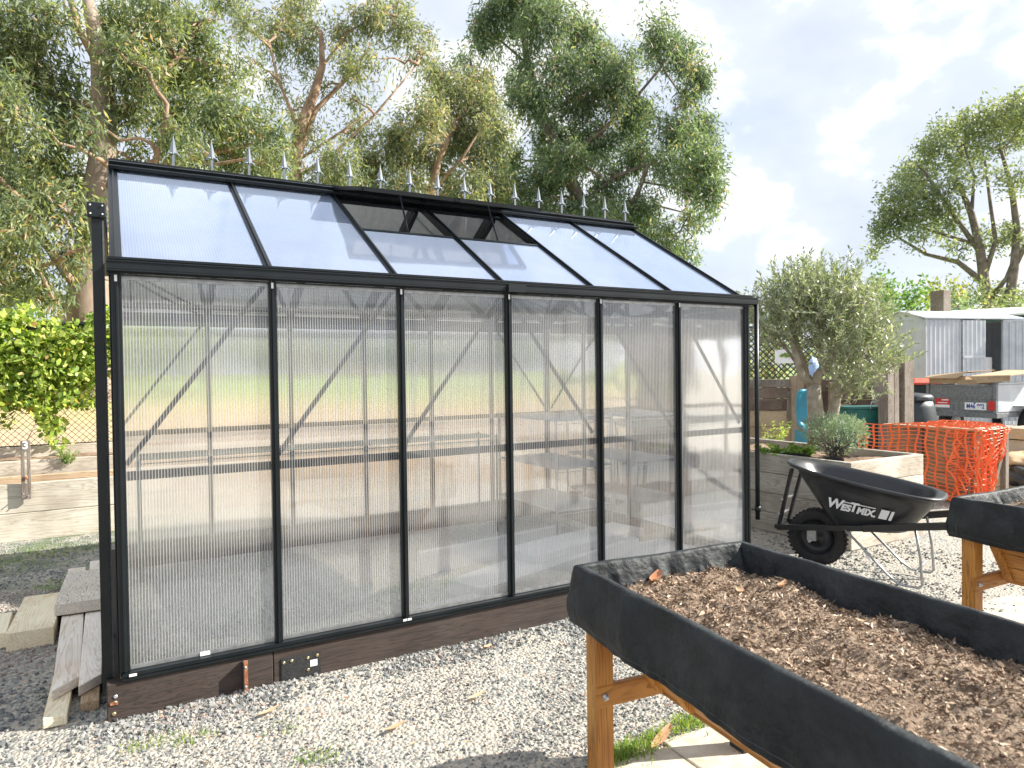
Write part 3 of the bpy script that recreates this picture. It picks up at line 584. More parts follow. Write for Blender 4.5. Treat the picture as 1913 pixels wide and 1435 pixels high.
# ------------------------------------------------------------------ left beds behind the greenhouse
bed=thing('raised_bed','long bleached sleeper garden bed running behind the greenhouse','raised bed',(2,4.1,0))
for i,(z0,z1) in enumerate(((0,.245),(.249,.505))):
    x=-4.2
    for j,l in enumerate((2.9,2.4,2.4,2.4)):
        MB().box(x,4.1-.002*(i+j)%3*.001,z0,x+l-.006,4.15,z1).build('sleeper',M['olivew'] if (i+j)%3 else M['tanw'],bed,.005); x+=l
bed2=thing('raised_bed','upper sleeper tier set back under the mesh fence behind the greenhouse','raised bed',(2,4.6,.4))
x=-4.1
for j,l in enumerate((2.6,2.4,2.4,2.4)): MB().box(x,4.60,.40,x+l-.006,4.65,.655).build('sleeper',M['olivew'],bed2,.005); x+=l
x=-4.4
for j,l in enumerate((2.6,2.4,2.4,2.4)): MB().box(x,4.98,.55,x+l-.006,5.03,.755).build('sleeper',M['olivew'],bed2,.005); x+=l
MB().box(-4.1,4.44,.46,5.2,4.50,.53).build('rail',M['tanw'],bed2,.005)
b=MB(); xs2=np.linspace(-4.2,5.4,150); ys2=np.linspace(4.15,4.60,12)
b.add([(x,y,.455+.03*noise.noise(Vector((x*4,y*6,1)))) for y in ys2 for x in xs2],[(j*150+i,j*150+i+1,(j+1)*150+i+1,(j+1)*150+i) for j in range(11) for i in range(149)],True)
tag(b.build('soil',M['sleeper_dirt']),'reddish soil and bark along the lower bed behind the greenhouse',None,None,'stuff')
b=MB(); ys2=np.linspace(4.65,4.98,10)
b.add([(x,y,.655+.03*noise.noise(Vector((x*4,y*6,5)))) for y in ys2 for x in xs2],[(j*150+i,j*150+i+1,(j+1)*150+i+1,(j+1)*150+i) for j in range(9) for i in range(149)],True)
tag(b.build('soil',M['sleeper_dirt']),'dry soil and dead leaves in the upper tier below the fence',None,None,'stuff')
# numbered marker
mk=thing('bed_marker','grey timber marker stake with a slot and a white 3','marker',(-.69,4.05,.37))
b=MB(); b.box(-.735,4.055,.37,-.665,4.075,.51); b.box(-.735,4.055,.51,-.708,4.075,.79); b.box(-.692,4.055,.51,-.665,4.075,.79); b.box(-.735,4.055,.79,-.665,4.075,.885); b.build('stake',M['greywz'],mk,.002)
MB().lathe([(.015,0),(.015,-.01),(.006,-.012),(0,-.012)],(-.70,4.055,.56),'y',14).build('knob',M['rust'],mk)
MB().tube([(-.72,4.056,.42),(-.72,4.03,.418)],.005,8).build('bolt',M['wire'],mk); MB().tube([(-.685,4.056,.40),(-.685,4.03,.398)],.005,8).build('bolt',M['wire'],mk)
def text(s,size,mat,parent,mtx,shear=0,extr=.001,name='lettering',sx=1,bold=0):
    cu_=bpy.data.curves.new(name,'FONT'); cu_.body=s; cu_.size=size; cu_.shear=shear; cu_.extrude=extr; cu_.align_x='CENTER'; cu_.align_y='CENTER'; cu_.offset=bold; cu_.space_character=1.02
    to=bpy.data.objects.new(name,cu_); col.objects.link(to); bpy.context.view_layer.update()
    me=bpy.data.meshes.new_from_object(to.evaluated_get(bpy.context.evaluated_depsgraph_get())); col.objects.unlink(to); bpy.data.objects.remove(to)
    me.transform(mtx@Matrix.Diagonal((sx,1,1,1))); me.materials.clear(); me.materials.append(mat)
    o=bpy.data.objects.new(name,me); col.objects.link(o); o.parent=parent; WO[o.name]=WO.get(parent.name,Vector((0,0,0))); return o
text('3',.095,M['lettering'],mk,Matrix.Translation(Vector((-.70,4.0535,.84))-WO[mk.name])@Matrix.Rotation(R(90),4,'X'),bold=.003)
# ------------------------------------------------------------------ chain-link fences
def chainlink(name,label,a,b_,z0,z1,s=.055,r=.0028,bands=(),rail=True,posts=(),kat='fence'):
    a=Vector(a);b_=Vector(b_);d=(b_-a);ln=d.length;d.normalize();n=Vector((-d.y,d.x,0))
    t=thing(name,label,kat,((a.x+b_.x)/2,(a.y+b_.y)/2,z0)); V=[];h=z1-z0
    for sg in(1,-1):
        k=0
        while True:
            x0=-h+k*s*1.15; k+=1
            if x0>ln: break
            t0=max(0,-x0); t1=min(h,ln-x0)
            if t1<=t0: continue
            p=(x0+t0,t0);q=(x0+t1,t1)
            if sg<0: p=(ln-p[0],p[1]);q=(ln-q[0],q[1])
            A=a+d*p[0]+Vector((0,0,z0+p[1]))+n*.001*sg;B=a+d*q[0]+Vector((0,0,z0+q[1]))+n*.001*sg
            dd=(B-A).normalized();sd=dd.cross(n)*r
            c=[sd,-sd*.5+n*r*.87,-sd*.5-n*r*.87]
            for i in range(3): V+=[A+c[i],A+c[(i+1)%3],B+c[(i+1)%3],B+c[i]]
    fastmesh('chain_mesh',np.array([tuple(v) for v in V]),4,M['wireblack'],t)
    if rail: MB().tube([a+Vector((0,0,z1)),b_+Vector((0,0,z1))],.02,8).build('top_rail',M['wireblack'],t)
    for (q0,q1) in bands:
        MB().prism([a+Vector((0,0,q0)),b_+Vector((0,0,q0)),b_+Vector((0,0,q1)),a+Vector((0,0,q1))],n*.006).build('shade_band',M['rubbercloth'],t)
    for px in posts: MB().tube([a+d*px+n*.03+Vector((0,0,-.02)),a+d*px+n*.03+Vector((0,0,z1+.03))],.025,8).build('post',M['wireblack'],t)
    return t
chainlink('chain_link_fence','black chain-link fence overgrown by the bright vine behind the beds',(-6,5.1,0),(6.4,5.1,0),.70,1.98,bands=((.70,.76),(1.90,1.97)),posts=(1.5,4.6,7.7,10.8))
# ------------------------------------------------------------------ leaves helpers
def blobs_to_leaves(blobs,dens,tr,per,ln,wd,droop,depth=.8,shell=.5):
    """leafy tufts inside ellipsoids given as world centre + radii"""
    Pp=[];Dd=[];T=[];tufts=[]
    for (c,rx,rz,k) in blobs:
        n=max(2,int(dens*k*rx*rz*3.14))
        for it_ in range(n):
            d=Vector((random.gauss(0,1),random.gauss(0,1),random.gauss(0,1))).normalized(); rr=random.random()**shell*(random.uniform(1.0,1.5) if random.random()<.16 else 1)
            p=c+Vector((d.x*rx*rr,d.y*rx*depth*rr,d.z*rz*rr))
            tufts.append((p,d,c))
    for (p,d,c) in tufts:
        m=max(3,int(per*random.uniform(.5,1.5))); tone=random.gauss(0,.16)
        sz=tr*random.uniform(.6,1.4)
        q=np.clip(rng.normal(size=(m,3)),-1.7,1.7)*np.array([sz*.8,sz*.8,sz*1.15])*.6+np.array(p)+np.array([0,0,-sz*.35*droop])
        dr=rng.normal(size=(m,3))*.65+np.array(d)*.35+np.array([0,0,-droop])
        Pp.append(q);Dd.append(dr);T.append(np.clip(rng.normal(.45+tone,.17,m),0,1)+(rng.random(m)<.03)*.5)
    Pp=np.concatenate(Pp);Dd=np.concatenate(Dd);T=np.clip(np.concatenate(T),0,1)
    return Pp,Dd,T,tufts
def wob(a,b_,n,amp):
    a=Vector(a);b_=Vector(b_);pts=[]
    for i in range(n+1):
        t=i/n; p=a.lerp(b_,t); 
        if 0<i<n: p+=Vector((random.gauss(0,amp),random.gauss(0,amp),random.gauss(0,amp)))
        pts.append(p)
    return pts
def tree(name,label,cat,trunks,blobs,leafm,barkm,limbm,dens=9,tr=.35,per=40,ln=.12,wd=.03,droop=.6,group=None,depth=.8,limbs=(),shell=.5,trunk_base=None,branches=True,br=.035):
    """trunks: [(points, radii)]; blobs: [(px,py,rx,ry,D,k)]"""
    base=trunks[0][0][0]; t=thing(name,label,cat,tuple(base),group)
    b=MB()
    for pts,rad in trunks: b.tube(pts,rad,12)
    b.build('trunk',barkm,t)
    bl=[]
    for bb in blobs:
        px,py,rx,ry,D=bb[:5];k=bb[5] if len(bb)>5 else 1
        off=random.uniform(-.06,.06)*D; c=at(px,py,D+off); s=(D+off)/FPX*.92
        bl.append((c,rx*s,ry*s,k))
    anchors=[p for pts,_ in trunks+list(limbs) for p in pts[1:]]
    if limbs:
        b=MB()
        for pts,rad in limbs: b.tube(pts,[q*.75 for q in rad],8)
        b.build('limb',limbm,t)
    if branches:
        b=MB()
        for c,rx,rz,k in bl:
            a=min(anchors,key=lambda q:(Vector(q)-c).length+.8*max(0,q[2]-c.z))
            if (Vector(a)-c).length<.15: continue
            pts=wob(a,c,5,(Vector(a)-c).length*.05); b.tube(pts,[br*(1-.13*i) for i in range(6)],6,False)
            for _ in range(4):
                e=c+Vector((random.uniform(-1,1)*rx,random.uniform(-1,1)*rx*.7,random.uniform(-.7,1)*rz))*.85
                b.tube(wob(pts[4],e,3,rx*.08),[br*.4,br*.3,br*.22,br*.12],5,False)
        b.build('branches',limbm,t)
    Pp,Dd,T,_=blobs_to_leaves(bl,dens,tr,per,ln,wd,droop,depth,shell)
    n=len(Pp); V,nv=leafverts(Pp,Dd,ln*rng.uniform(.6,1.25,n),wd*rng.uniform(.7,1.2,n))
    fastmesh('crown',V,nv,leafm,t,tint=T)
    return t
# ------------------------------------------------------------------ trees
def A_(pts): return [tuple(at(*p)) for p in pts]
G0=.5
def down(p,z=G0): return (p[0],p[1],z)
# large gum on the left
b0=at(163,600,12.6)
tr1=[((b0[0],b0[1],.4),(b0[0],b0[1],1.4),*A_([(166,560,12.6),(168,520,12.6),(176,440,12.6),(186,350,12.6),(193,290,12.6),(194,200,12.6),(190,125,12.6),(176,55,12.5),(160,-20,12.5)]))]
limA=[(A_([(192,135,12.6),(150,60,12.4),(128,-10,12.2)]),(.09,.07,.05)),
 (A_([(160,545,12.6),(128,520,12.4),(75,440,12.2),(35,370,12),(0,335,12),(-60,290,12)]),(.10,.085,.075,.06,.05,.04)),
 (A_([(157,560,12.6),(148,480,12.7),(152,400,12.8),(120,330,13)]),(.12,.09,.07,.05)),
 (A_([(208,318,12.2),(190,300,12.1),(152,280,12),(110,268,12),(95,250,11.9)]),(.05,.045,.04,.03,.02)),
 (A_([(185,360,12.6),(240,330,12.2),(290,300,12),(308,240,11.9),(312,195,11.8),(290,165,11.8),(275,130,11.8)]),(.11,.08,.06,.055,.045,.04,.03)),
 (A_([(299,300,12),(285,270,12),(262,258,12),(225,262,12),(195,240,12)]),(.045,.04,.035,.03,.02)),
 (A_([(190,250,12.6),(260,180,12.8),(330,110,13),(380,40,13)]),(.10,.08,.06,.04)),
 (A_([(193,200,12.6),(120,190,13),(60,150,13.2),(0,120,13.4)]),(.09,.07,.05,.03)),
 (A_([(240,330,12.2),(340,300,12.6),(420,280,13),(490,265,13)]),(.08,.06,.05,.03)),
 (A_([(60,430,12.1),(70,500,12),(100,560,12)]),(.05,.04,.025)),(A_([(30,370,12),(20,450,12),(-10,540,12)]),(.05,.04,.025))]
blA=[(-40,40,80,60),(50,120,70,50),(20,200,60,50),(105,185,55,50,12.6),(-30,260,60,60),(60,20,60,34),(130,20,25,22,12.6,.5),(240,50,60,50),(255,130,60,50),(330,50,50,45),(335,130,65,50),(400,120,45,50),(405,200,50,45),(310,215,55,40),
 (235,200,35,40),(450,225,55,38),(505,250,38,34),(430,285,50,34),(365,300,45,28),(260,290,40,30,12.6,.6),(125,250,40,26),(85,310,50,34),(20,350,40,40),(55,415,45,34,12,.7),(140,395,30,40,12.6,.7),(15,470,40,34,12,.6),(110,470,26,36,12,.6),
 (70,540,45,26,12,.8),(165,400,34,40,11.6,.8),(160,230,26,26,11.8,.7),(95,360,50,34),(30,420,44,34,12,.8),(50,500,40,34,12,.6),(150,470,26,30,11.8,.4),(210,90,24,30,11.9,.6),(-30,520,50,60,12,.7),(525,300,40,24),(215,330,30,26,12.4,.5),(200,40,30,30,12.5,.6),(470,320,40,24),(160,330,30,30,12.4,.6),(390,40,30,25,13,.5),(290,10,50,30),(340,260,50,30),(500,315,40,26)]
blA=[b if len(b)>4 else (*b,12.6+random.uniform(-.6,.9)) for b in blA]
tree('gum_tree','huge gum with a thick pale trunk behind the left end of the greenhouse','tree',[(tr1[0],(.44,.38,.31,.28,.25,.22,.19,.17,.15,.11,.07))],blA,M['gum1'],M['bark'],M['barkred'],dens=52,tr=.25,per=58,ln=.13,wd=.030,droop=.75,limbs=limA,group='gum trees behind the greenhouse')
# slender gum between the two big ones
b0=at(560,640,17)
tB=[((b0[0],b0[1],.4),*A_([(556,420,17),(552,300,17),(560,240,17),(585,180,17),(602,125,17),(600,60,17)]))]
limB=[(A_([(552,310,17),(565,270,17.1),(590,205,17.2),(645,150,17.3),(690,90,17.4)]),(.11,.09,.08,.06,.04)),
 (A_([(565,270,17.1),(545,210,17),(520,150,17),(505,90,17)]),(.07,.06,.045,.03)),(A_([(556,330,17),(620,290,16.8),(700,215,16.6),(780,120,16.6)]),(.06,.05,.04,.025)),(A_([(602,125,17),(650,60,17),(720,20,17)]),(.05,.04,.02)),(A_([(556,300,17),(640,245,17),(690,205,17)]),(.05,.04,.02))]
blB=[(560,10,50,34),(625,55,50,34),(690,30,50,40),(745,55,45,34),(785,95,32,26),(650,120,45,30),(565,85,38,34),(515,50,40,40),(665,185,45,22,17,.6),(600,165,32,26,17,.6),(710,110,34,24,17,.6),(575,245,38,34,17,.7),(625,290,50,30),
 (670,245,40,30,17,.7),(590,325,50,26),(515,150,34,34,17,.7),(455,45,40,34,17,.7),(420,-5,50,30),(740,10,45,24),(800,70,22,18,17,.6),(640,330,50,20),(540,200,26,26,17,.5),(470,120,34,26,17,.5)]
blB=[b if len(b)>4 else (*b,17) for b in blB]
tree('gum_tree','slender gum with bare orange upper branches, standing between the two bigger gums','tree',[(tB[0],(.24,.18,.15,.13,.11,.08,.05))],blB,M['gum2'],M['barkred'],M['barkred'],dens=32,tr=.28,per=48,ln=.15,wd=.036,droop=.75,limbs=limB,group='gum trees behind the greenhouse')
# yellowish rounded gum in the middle
b0=at(790,640,18.5)
tC=[((b0[0],b0[1],.4),*A_([(800,440,18.5),(806,360,18.5),(818,300,18.5),(845,240,18.5)]))]
blC=[(845,170,60,36),(790,215,50,40),(900,205,50,40),(850,255,60,40),(775,285,50,34),(740,255,34,34),(700,300,44,28),(755,335,50,26),(905,285,42,40),(870,340,44,30),(820,330,44,26,18.5,.7),(930,340,36,26),(700,345,40,18),(890,150,40,26),(930,240,30,36),(820,140,36,20),(650,340,50,24),(830,375,50,22),(900,380,50,20),(760,370,40,16)]
blC=[b if len(b)>4 else (*b,18.5) for b in blC]
tree('gum_tree','rounded yellowish gum with pink twigs in the centre, left of the tallest one','tree',[(tC[0],(.2,.16,.13,.1,.07))],blC,M['gum2'],M['barkred'],M['barkred'],dens=46,tr=.30,per=52,ln=.15,wd=.038,droop=.7,group='gum trees behind the greenhouse',limbs=[(A_([(806,370,18.5),(760,310,18.4),(745,270,18.3)]),(.07,.05,.03)),(A_([(806,360,18.5),(860,300,18.3),(900,240,18.2)]),(.07,.05,.03))])
# tallest gum right of centre
b0=at(1130,640,21)
tD=[((b0[0],b0[1],.3),*A_([(1120,450,21),(1085,380,21),(1050,300,21),(1010,210,21),(985,120,21),(975,40,21)]))]
limD=[(A_([(1150,420,20.6),(1190,365,20.5),(1210,310,20.5),(1240,280,20.5)]),(.13,.10,.08,.06)),(A_([(1085,380,21),(1150,330,21),(1200,310,21),(1260,300,21)]),(.08,.07,.06,.04)),
 (A_([(1160,400,20.6),(1230,385,20.5),(1290,400,20.5)]),(.05,.04,.025)),(A_([(1200,340,20.5),(1260,350,20.5),(1300,370,20.5)]),(.05,.04,.02)),
 (A_([(1050,300,21),(1130,240,21),(1190,180,21),(1240,120,21),(1265,80,21)]),(.10,.08,.06,.045,.03)),(A_([(1240,130,21),(1270,175,21),(1290,190,21)]),(.04,.03,.02)),
 (A_([(1010,210,21),(1040,120,21),(1070,60,21)]),(.07,.05,.03)),(A_([(985,120,21),(940,80,21),(900,50,21)]),(.06,.04,.03)),(A_([(1120,330,20.4),(1080,300,20.3),(1060,285,20.3)]),(.07,.05,.03)),(A_([(985,130,21),(950,200,21),(880,120,21)]),(.05,.04,.02))]
blD=[(950,25,60,38),(1025,35,60,38),(1085,60,40,40),(905,60,34,34),(980,-20,90,30),(990,105,40,26,21,.6),(1060,120,50,30),(1125,110,36,40),(872,108,22,20,21,.6),(1235,65,38,32),(1270,100,36,30),(1305,135,24,30),(1285,178,22,22),(1225,110,22,22,21,.5),
 (1265,245,44,34),(1315,235,28,26),(1310,285,40,36),(1300,335,44,30),(1330,365,28,26),(1255,300,38,34),(1295,400,34,14,21,.7),(1000,180,55,40),(1080,180,50,40),(1145,160,44,44),(1180,215,44,44),(1030,250,50,38),(1110,260,60,38),(1190,285,38,34),
 (950,300,36,34,21,.8),(1030,330,50,34),(1130,345,44,34),(1205,370,24,26,21,.7),(1080,385,60,22),(1000,385,60,22),(1235,430,38,18),(1280,465,28,16),(1205,405,40,22),(960,150,30,26,21,.7),(1225,215,26,20,21,.5),(1170,120,30,30,21,.7),(1060,290,60,30),(1320,310,28,40),(1240,465,30,14,21,.8),(960,350,50,30),(1120,395,50,20),(1180,395,40,24),(1040,400,50,20),(920,380,40,24)]
blD=[b if len(b)>4 else (*b,21) for b in blD]
tree('gum_tree','tallest gum right of the centre with drooping clumps reaching over the greenhouse roof','tree',[(tD[0],(.3,.25,.21,.18,.15,.11,.07))],blD,M['gum3'],M['barkdark'],M['barkdark'],dens=38,tr=.34,per=56,ln=.18,wd=.044,droop=.8,limbs=limD,group='gum trees behind the greenhouse')
# umbrella-shaped tree far right
D5=46; b0=at(1845,640,D5)
tE=[((b0[0],b0[1],.3),*A_([(1848,580,D5),(1838,520,D5),(1830,460,D5),(1815,400,D5),(1790,340,D5)])),((b0[0]+.8,b0[1],.3),*A_([(1885,560,D5),(1895,500,D5),(1900,430,D5),(1890,350,D5),(1870,280,D5)]))]
limE=[(A_([(1840,530,D5),(1790,490,D5),(1730,475,D5),(1680,445,D5)]),(.22,.18,.13,.08)),(A_([(1830,470,D5),(1780,400,D5),(1740,340,D5),(1720,310,D5)]),(.2,.16,.12,.08)),(A_([(1838,520,D5),(1860,450,D5),(1850,380,D5),(1840,300,D5)]),(.2,.16,.12,.08)),
 (A_([(1850,560,D5),(1880,520,D5),(1895,480,D5)]),(.2,.14,.1)),(A_([(1830,460,D5),(1770,440,D5),(1700,420,D5)]),(.16,.12,.08)),(A_([(1895,500,D5),(1930,430,D5),(1950,350,D5)]),(.2,.14,.1)),(A_([(1815,400,D5),(1820,330,D5),(1800,270,D5)]),(.14,.1,.06))]
blE=[(1880,215,55,18),(1820,238,50,16),(1770,255,40,14),(1905,250,40,18),(1745,285,40,16),(1720,320,36,18),(1790,300,45,18,D5,.7),(1850,275,40,16,D5,.6),(1690,360,34,20),(1740,365,34,20),(1665,400,26,18),(1700,410,36,18),(1648,435,20,14),(1632,468,12,14),
 (1720,440,30,14,D5,.7),(1770,420,26,18,D5,.8),(1750,400,34,18),(1880,445,44,16),(1900,330,30,16,D5,.5),(1700,335,26,14),(1860,330,28,14,D5,.4),(1800,460,30,10,D5,.5),(1780,340,40,16,D5,.6),(1660,420,26,14),(1880,560,40,18,D5,.9),(1930,200,40,24),(1830,550,26,14,D5,.8)]
blE=[b if len(b)>4 else (*b,D5) for b in blE]
tree('spreading_tree','tall umbrella-shaped tree with bare grey limbs far off at the right','tree',[(tE[0],(.4,.3,.26,.22,.18,.1)),(tE[1],(.35,.26,.22,.18,.14,.08))],blE,M['farleaf'],M['barkdark'],M['barkdark'],dens=13,tr=.55,per=34,ln=.27,wd=.10,droop=0,limbs=limE,depth=1,br=.05)
# background bushes and trees
def bush(px,py,rx,ry,D,label,m,ln=.16,wd=.07,dens=10,name='bush',z0=.4,cat='bush',grp='trees and bushes along the far side of the grass'):
    c=at(px,py,D); s=D/FPX
    bl=[(px,py,rx,ry,D)]+[(px+random.uniform(-.6,.6)*rx,py+random.uniform(-.4,.9)*ry,rx*.55,ry*.5,D) for _ in range(5)]
    t0=(c.x,c.y,z0); t1=(c.x+.1,c.y,max(z0+.3,c.z-ry*s*.5)); t2=(c.x-.1,c.y,max(z0+.5,c.z))
    return tree(name,label,cat,[([t0,t1,t2],(.025*D**.6*.4,.02*D**.6*.4,.01*D**.6*.4))],bl,m,M['barkdark'],M['barkdark'],dens=dens,tr=.35,per=26,ln=ln,wd=wd,droop=0,group=grp,branches=False,depth=1)
bush(1655,545,32,32,34,'rounded green tree left of the grey timber post above the shed',M['bushleaf'],.22,.10,6,'round_tree',cat='tree')
bush(1700,565,34,28,31,'bright green bush directly behind the tin shed roof',M['bushleaf'],.2,.1,7)
bush(1760,550,34,22,38,'yellow-green flowering bush behind the shed, right of the post',M['yellowleaf'],.22,.1,6)
bush(1790,568,28,22,33,'small dark green bush right of the timber post',M['gum3'],.2,.1,7)
bush(1880,575,40,18,40,'low dark bush beneath the umbrella-shaped tree',M['gum1'],.25,.1,6)
bush(1560,560,45,35,24,'grey-green tree behind the right half of the olive',M['gum2'],.16,.06,8,'grey_tree',cat='tree')
bush(1430,600,30,50,20,'pale green shrub seen between the greenhouse corner and the olive',M['bushleaf'],.13,.05,9,'shrub')
bush(1620,600,40,24,26,'olive-green bush between the olive tree and the shed',M['gum2'],.15,.06,8)
bush(1440,668,60,42,15.5,'dark shrub directly behind the mesh fence, left of the olive trunk',M['gum1'],.10,.05,26,'shrub')
bush(1540,672,60,40,15.5,'dark shrub directly behind the mesh fence, hidden mostly by the olive trunk',M['gum1'],.10,.05,26,'shrub')
bush(45,545,50,22,44,'dull green tree line bush at the far left',M['gum2'],.28,.12,5)
bush(120,572,60,14,36,'sunny yellow-green bush left of the big gum trunk',M['yellowleaf'],.22,.1,7)
bush(-40,560,60,30,38,'dark bush beyond the grass at the left edge',M['gum1'],.25,.1,5)
for i,(px,py,rx,ry,D) in enumerate([(250,640,80,50,34),(370,650,80,44,36),(480,640,80,50,33),(600,650,80,44,36),(700,645,80,50,34),(820,650,80,44,36),(930,645,80,50,34),(1050,650,80,44,33),(1170,645,80,50,31),(1290,650,80,50,30)]):
    bush(px,py,rx,ry,D,['dark green bush seen dimly through the first greenhouse panel','rounded bush behind the second vertical bar of the greenhouse','bush seen through the second greenhouse panel, right part','bush behind the brace of the second greenhouse panel','bush behind the third vertical bar of the greenhouse','bush seen through the third greenhouse panel','bush behind the fourth vertical bar of the greenhouse','bush seen through the fourth greenhouse panel','bush behind the fifth greenhouse panel','bush behind the last greenhouse panel'][i],M['gum3'] if i%2 else M['gum1'],.30,.15,4.5)
# ------------------------------------------------------------------ vine on the left fence
vine=thing('climbing_vine','bright yellow-green leafy vine sprawling over the black chain-link fence at the left','vine',(-.7,5.0,.75))
VB=[]
def vb(px,py,rx,ry,k=1): VB.append((px,py,rx,ry,k))
for a in [(0,602,50,22),(45,585,28,20,.6),(90,605,30,14,.5),(130,612,30,12,.5),(180,595,20,14,.7),(20,640,60,30),(100,640,60,26),(165,640,40,30),(30,690,60,30),(110,690,60,32),(170,690,30,34),(20,740,50,22,.8),(80,745,45,24,.7),(150,740,34,22,.6),(100,790,26,14,.6),(125,735,24,24,.5),(85,765,20,22,.6),(115,828,22,10,.4),(95,808,14,12,.5),(-60,660,60,80),(-60,600,50,40),(215,600,40,30),(230,650,40,40,.8),(240,700,30,30,.5),(280,620,40,30,.5),(0,785,30,12,.3)]: vb(*a)
Pp=[];Dd=[];T=[]
for px,py,rx,ry,k in VB:
    n=int(rx*ry*.50*k)
    for _ in range(n):
        a=random.uniform(0,6.28);r=math.sqrt(random.random())
        p=at(px+rx*r*math.cos(a),py+ry*r*math.sin(a),5.9); 
        # slide along the ray direction onto the fence plane, then scatter in depth
        d=p-Vector(CAM); p=Vector(CAM)+d*((5.02-CAM[1])/d.y); p.y+=random.gauss(.02,.13); Pp.append(p); Dd.append((random.gauss(0,.7),-.5+random.gauss(0,.5),-.5+random.gauss(0,.6)))
        T.append(min(1,max(0,random.gauss(.40+.2*(p.y<5)-.1,.25))))
Pp=np.array(Pp);Dd=np.array(Dd,float); n=len(Pp)
V,nv=leafverts(Pp,Dd,.070*rng.uniform(.35,1.25,n),.046*rng.uniform(.5,1.15,n),True)
fastmesh('foliage',V,nv,M['vine'],vine,tint=T)
b=MB()
for _ in range(46):
    x=random.uniform(-2.2,.6); z=random.uniform(.95,1.9); pts=[(x,5.05,z)]
    for k in range(5): x+=random.uniform(-.2,.2); z+=random.uniform(-.12,.12); pts.append((x,5.05+random.uniform(-.06,.04),min(2.05,max(.75,z))))
    b.tube(pts,.004,5,False)
b.build('vine_stem',M['barkred'],vine)
# ------------------------------------------------------------------ raised planters
def loopmesh(mb,hx,hy,prof,folds,nseg=640,rc=.03,phase=0):
    """sweep a profile (outward offset, z) around a rounded rectangle; folds(s,j)->extra offset"""
    pts=[]; per=[]
    segs=[((-hx,-hy),(hx,-hy),(0,-1)),((hx,-hy),(hx,hy),(1,0)),((hx,hy),(-hx,hy),(0,1)),((-hx,hy),(-hx,-hy),(-1,0))]
    tot=4*(hx+hy); 
    for a,b_,nrm in segs:
        l=math.dist(a,b_); n=int(nseg*l/tot)
        for i in range(n):
            t=i/n; x=a[0]+(b_[0]-a[0])*t; y=a[1]+(b_[1]-a[1])*t
            e=min(t,1-t)*l; k=max(0,1-e/rc)
            pn=segs[(segs.index((a,b_,nrm))-1)%4][2] if t<.5 else segs[(segs.index((a,b_,nrm))+1)%4][2]
            nn=Vector((nrm[0]+pn[0]*k,nrm[1]+pn[1]*k,0)); nn/=max(1,nn.length)**.0; pts.append((x,y,nn)); per.append((x,y))
    N_=len(pts); vs=[]
    for j,(o,z) in enumerate(prof):
        for i,(x,y,nn) in enumerate(pts):
            f,dz=folds(x,y,j); vs.append((x+nn.x*(o+f),y+nn.y*(o+f),z+dz))
    mb.add(vs,[(j*N_+i,j*N_+(i+1)%N_,(j+1)*N_+(i+1)%N_,(j+1)*N_+i) for j in range(len(prof)-1) for i in range(N_)],True)
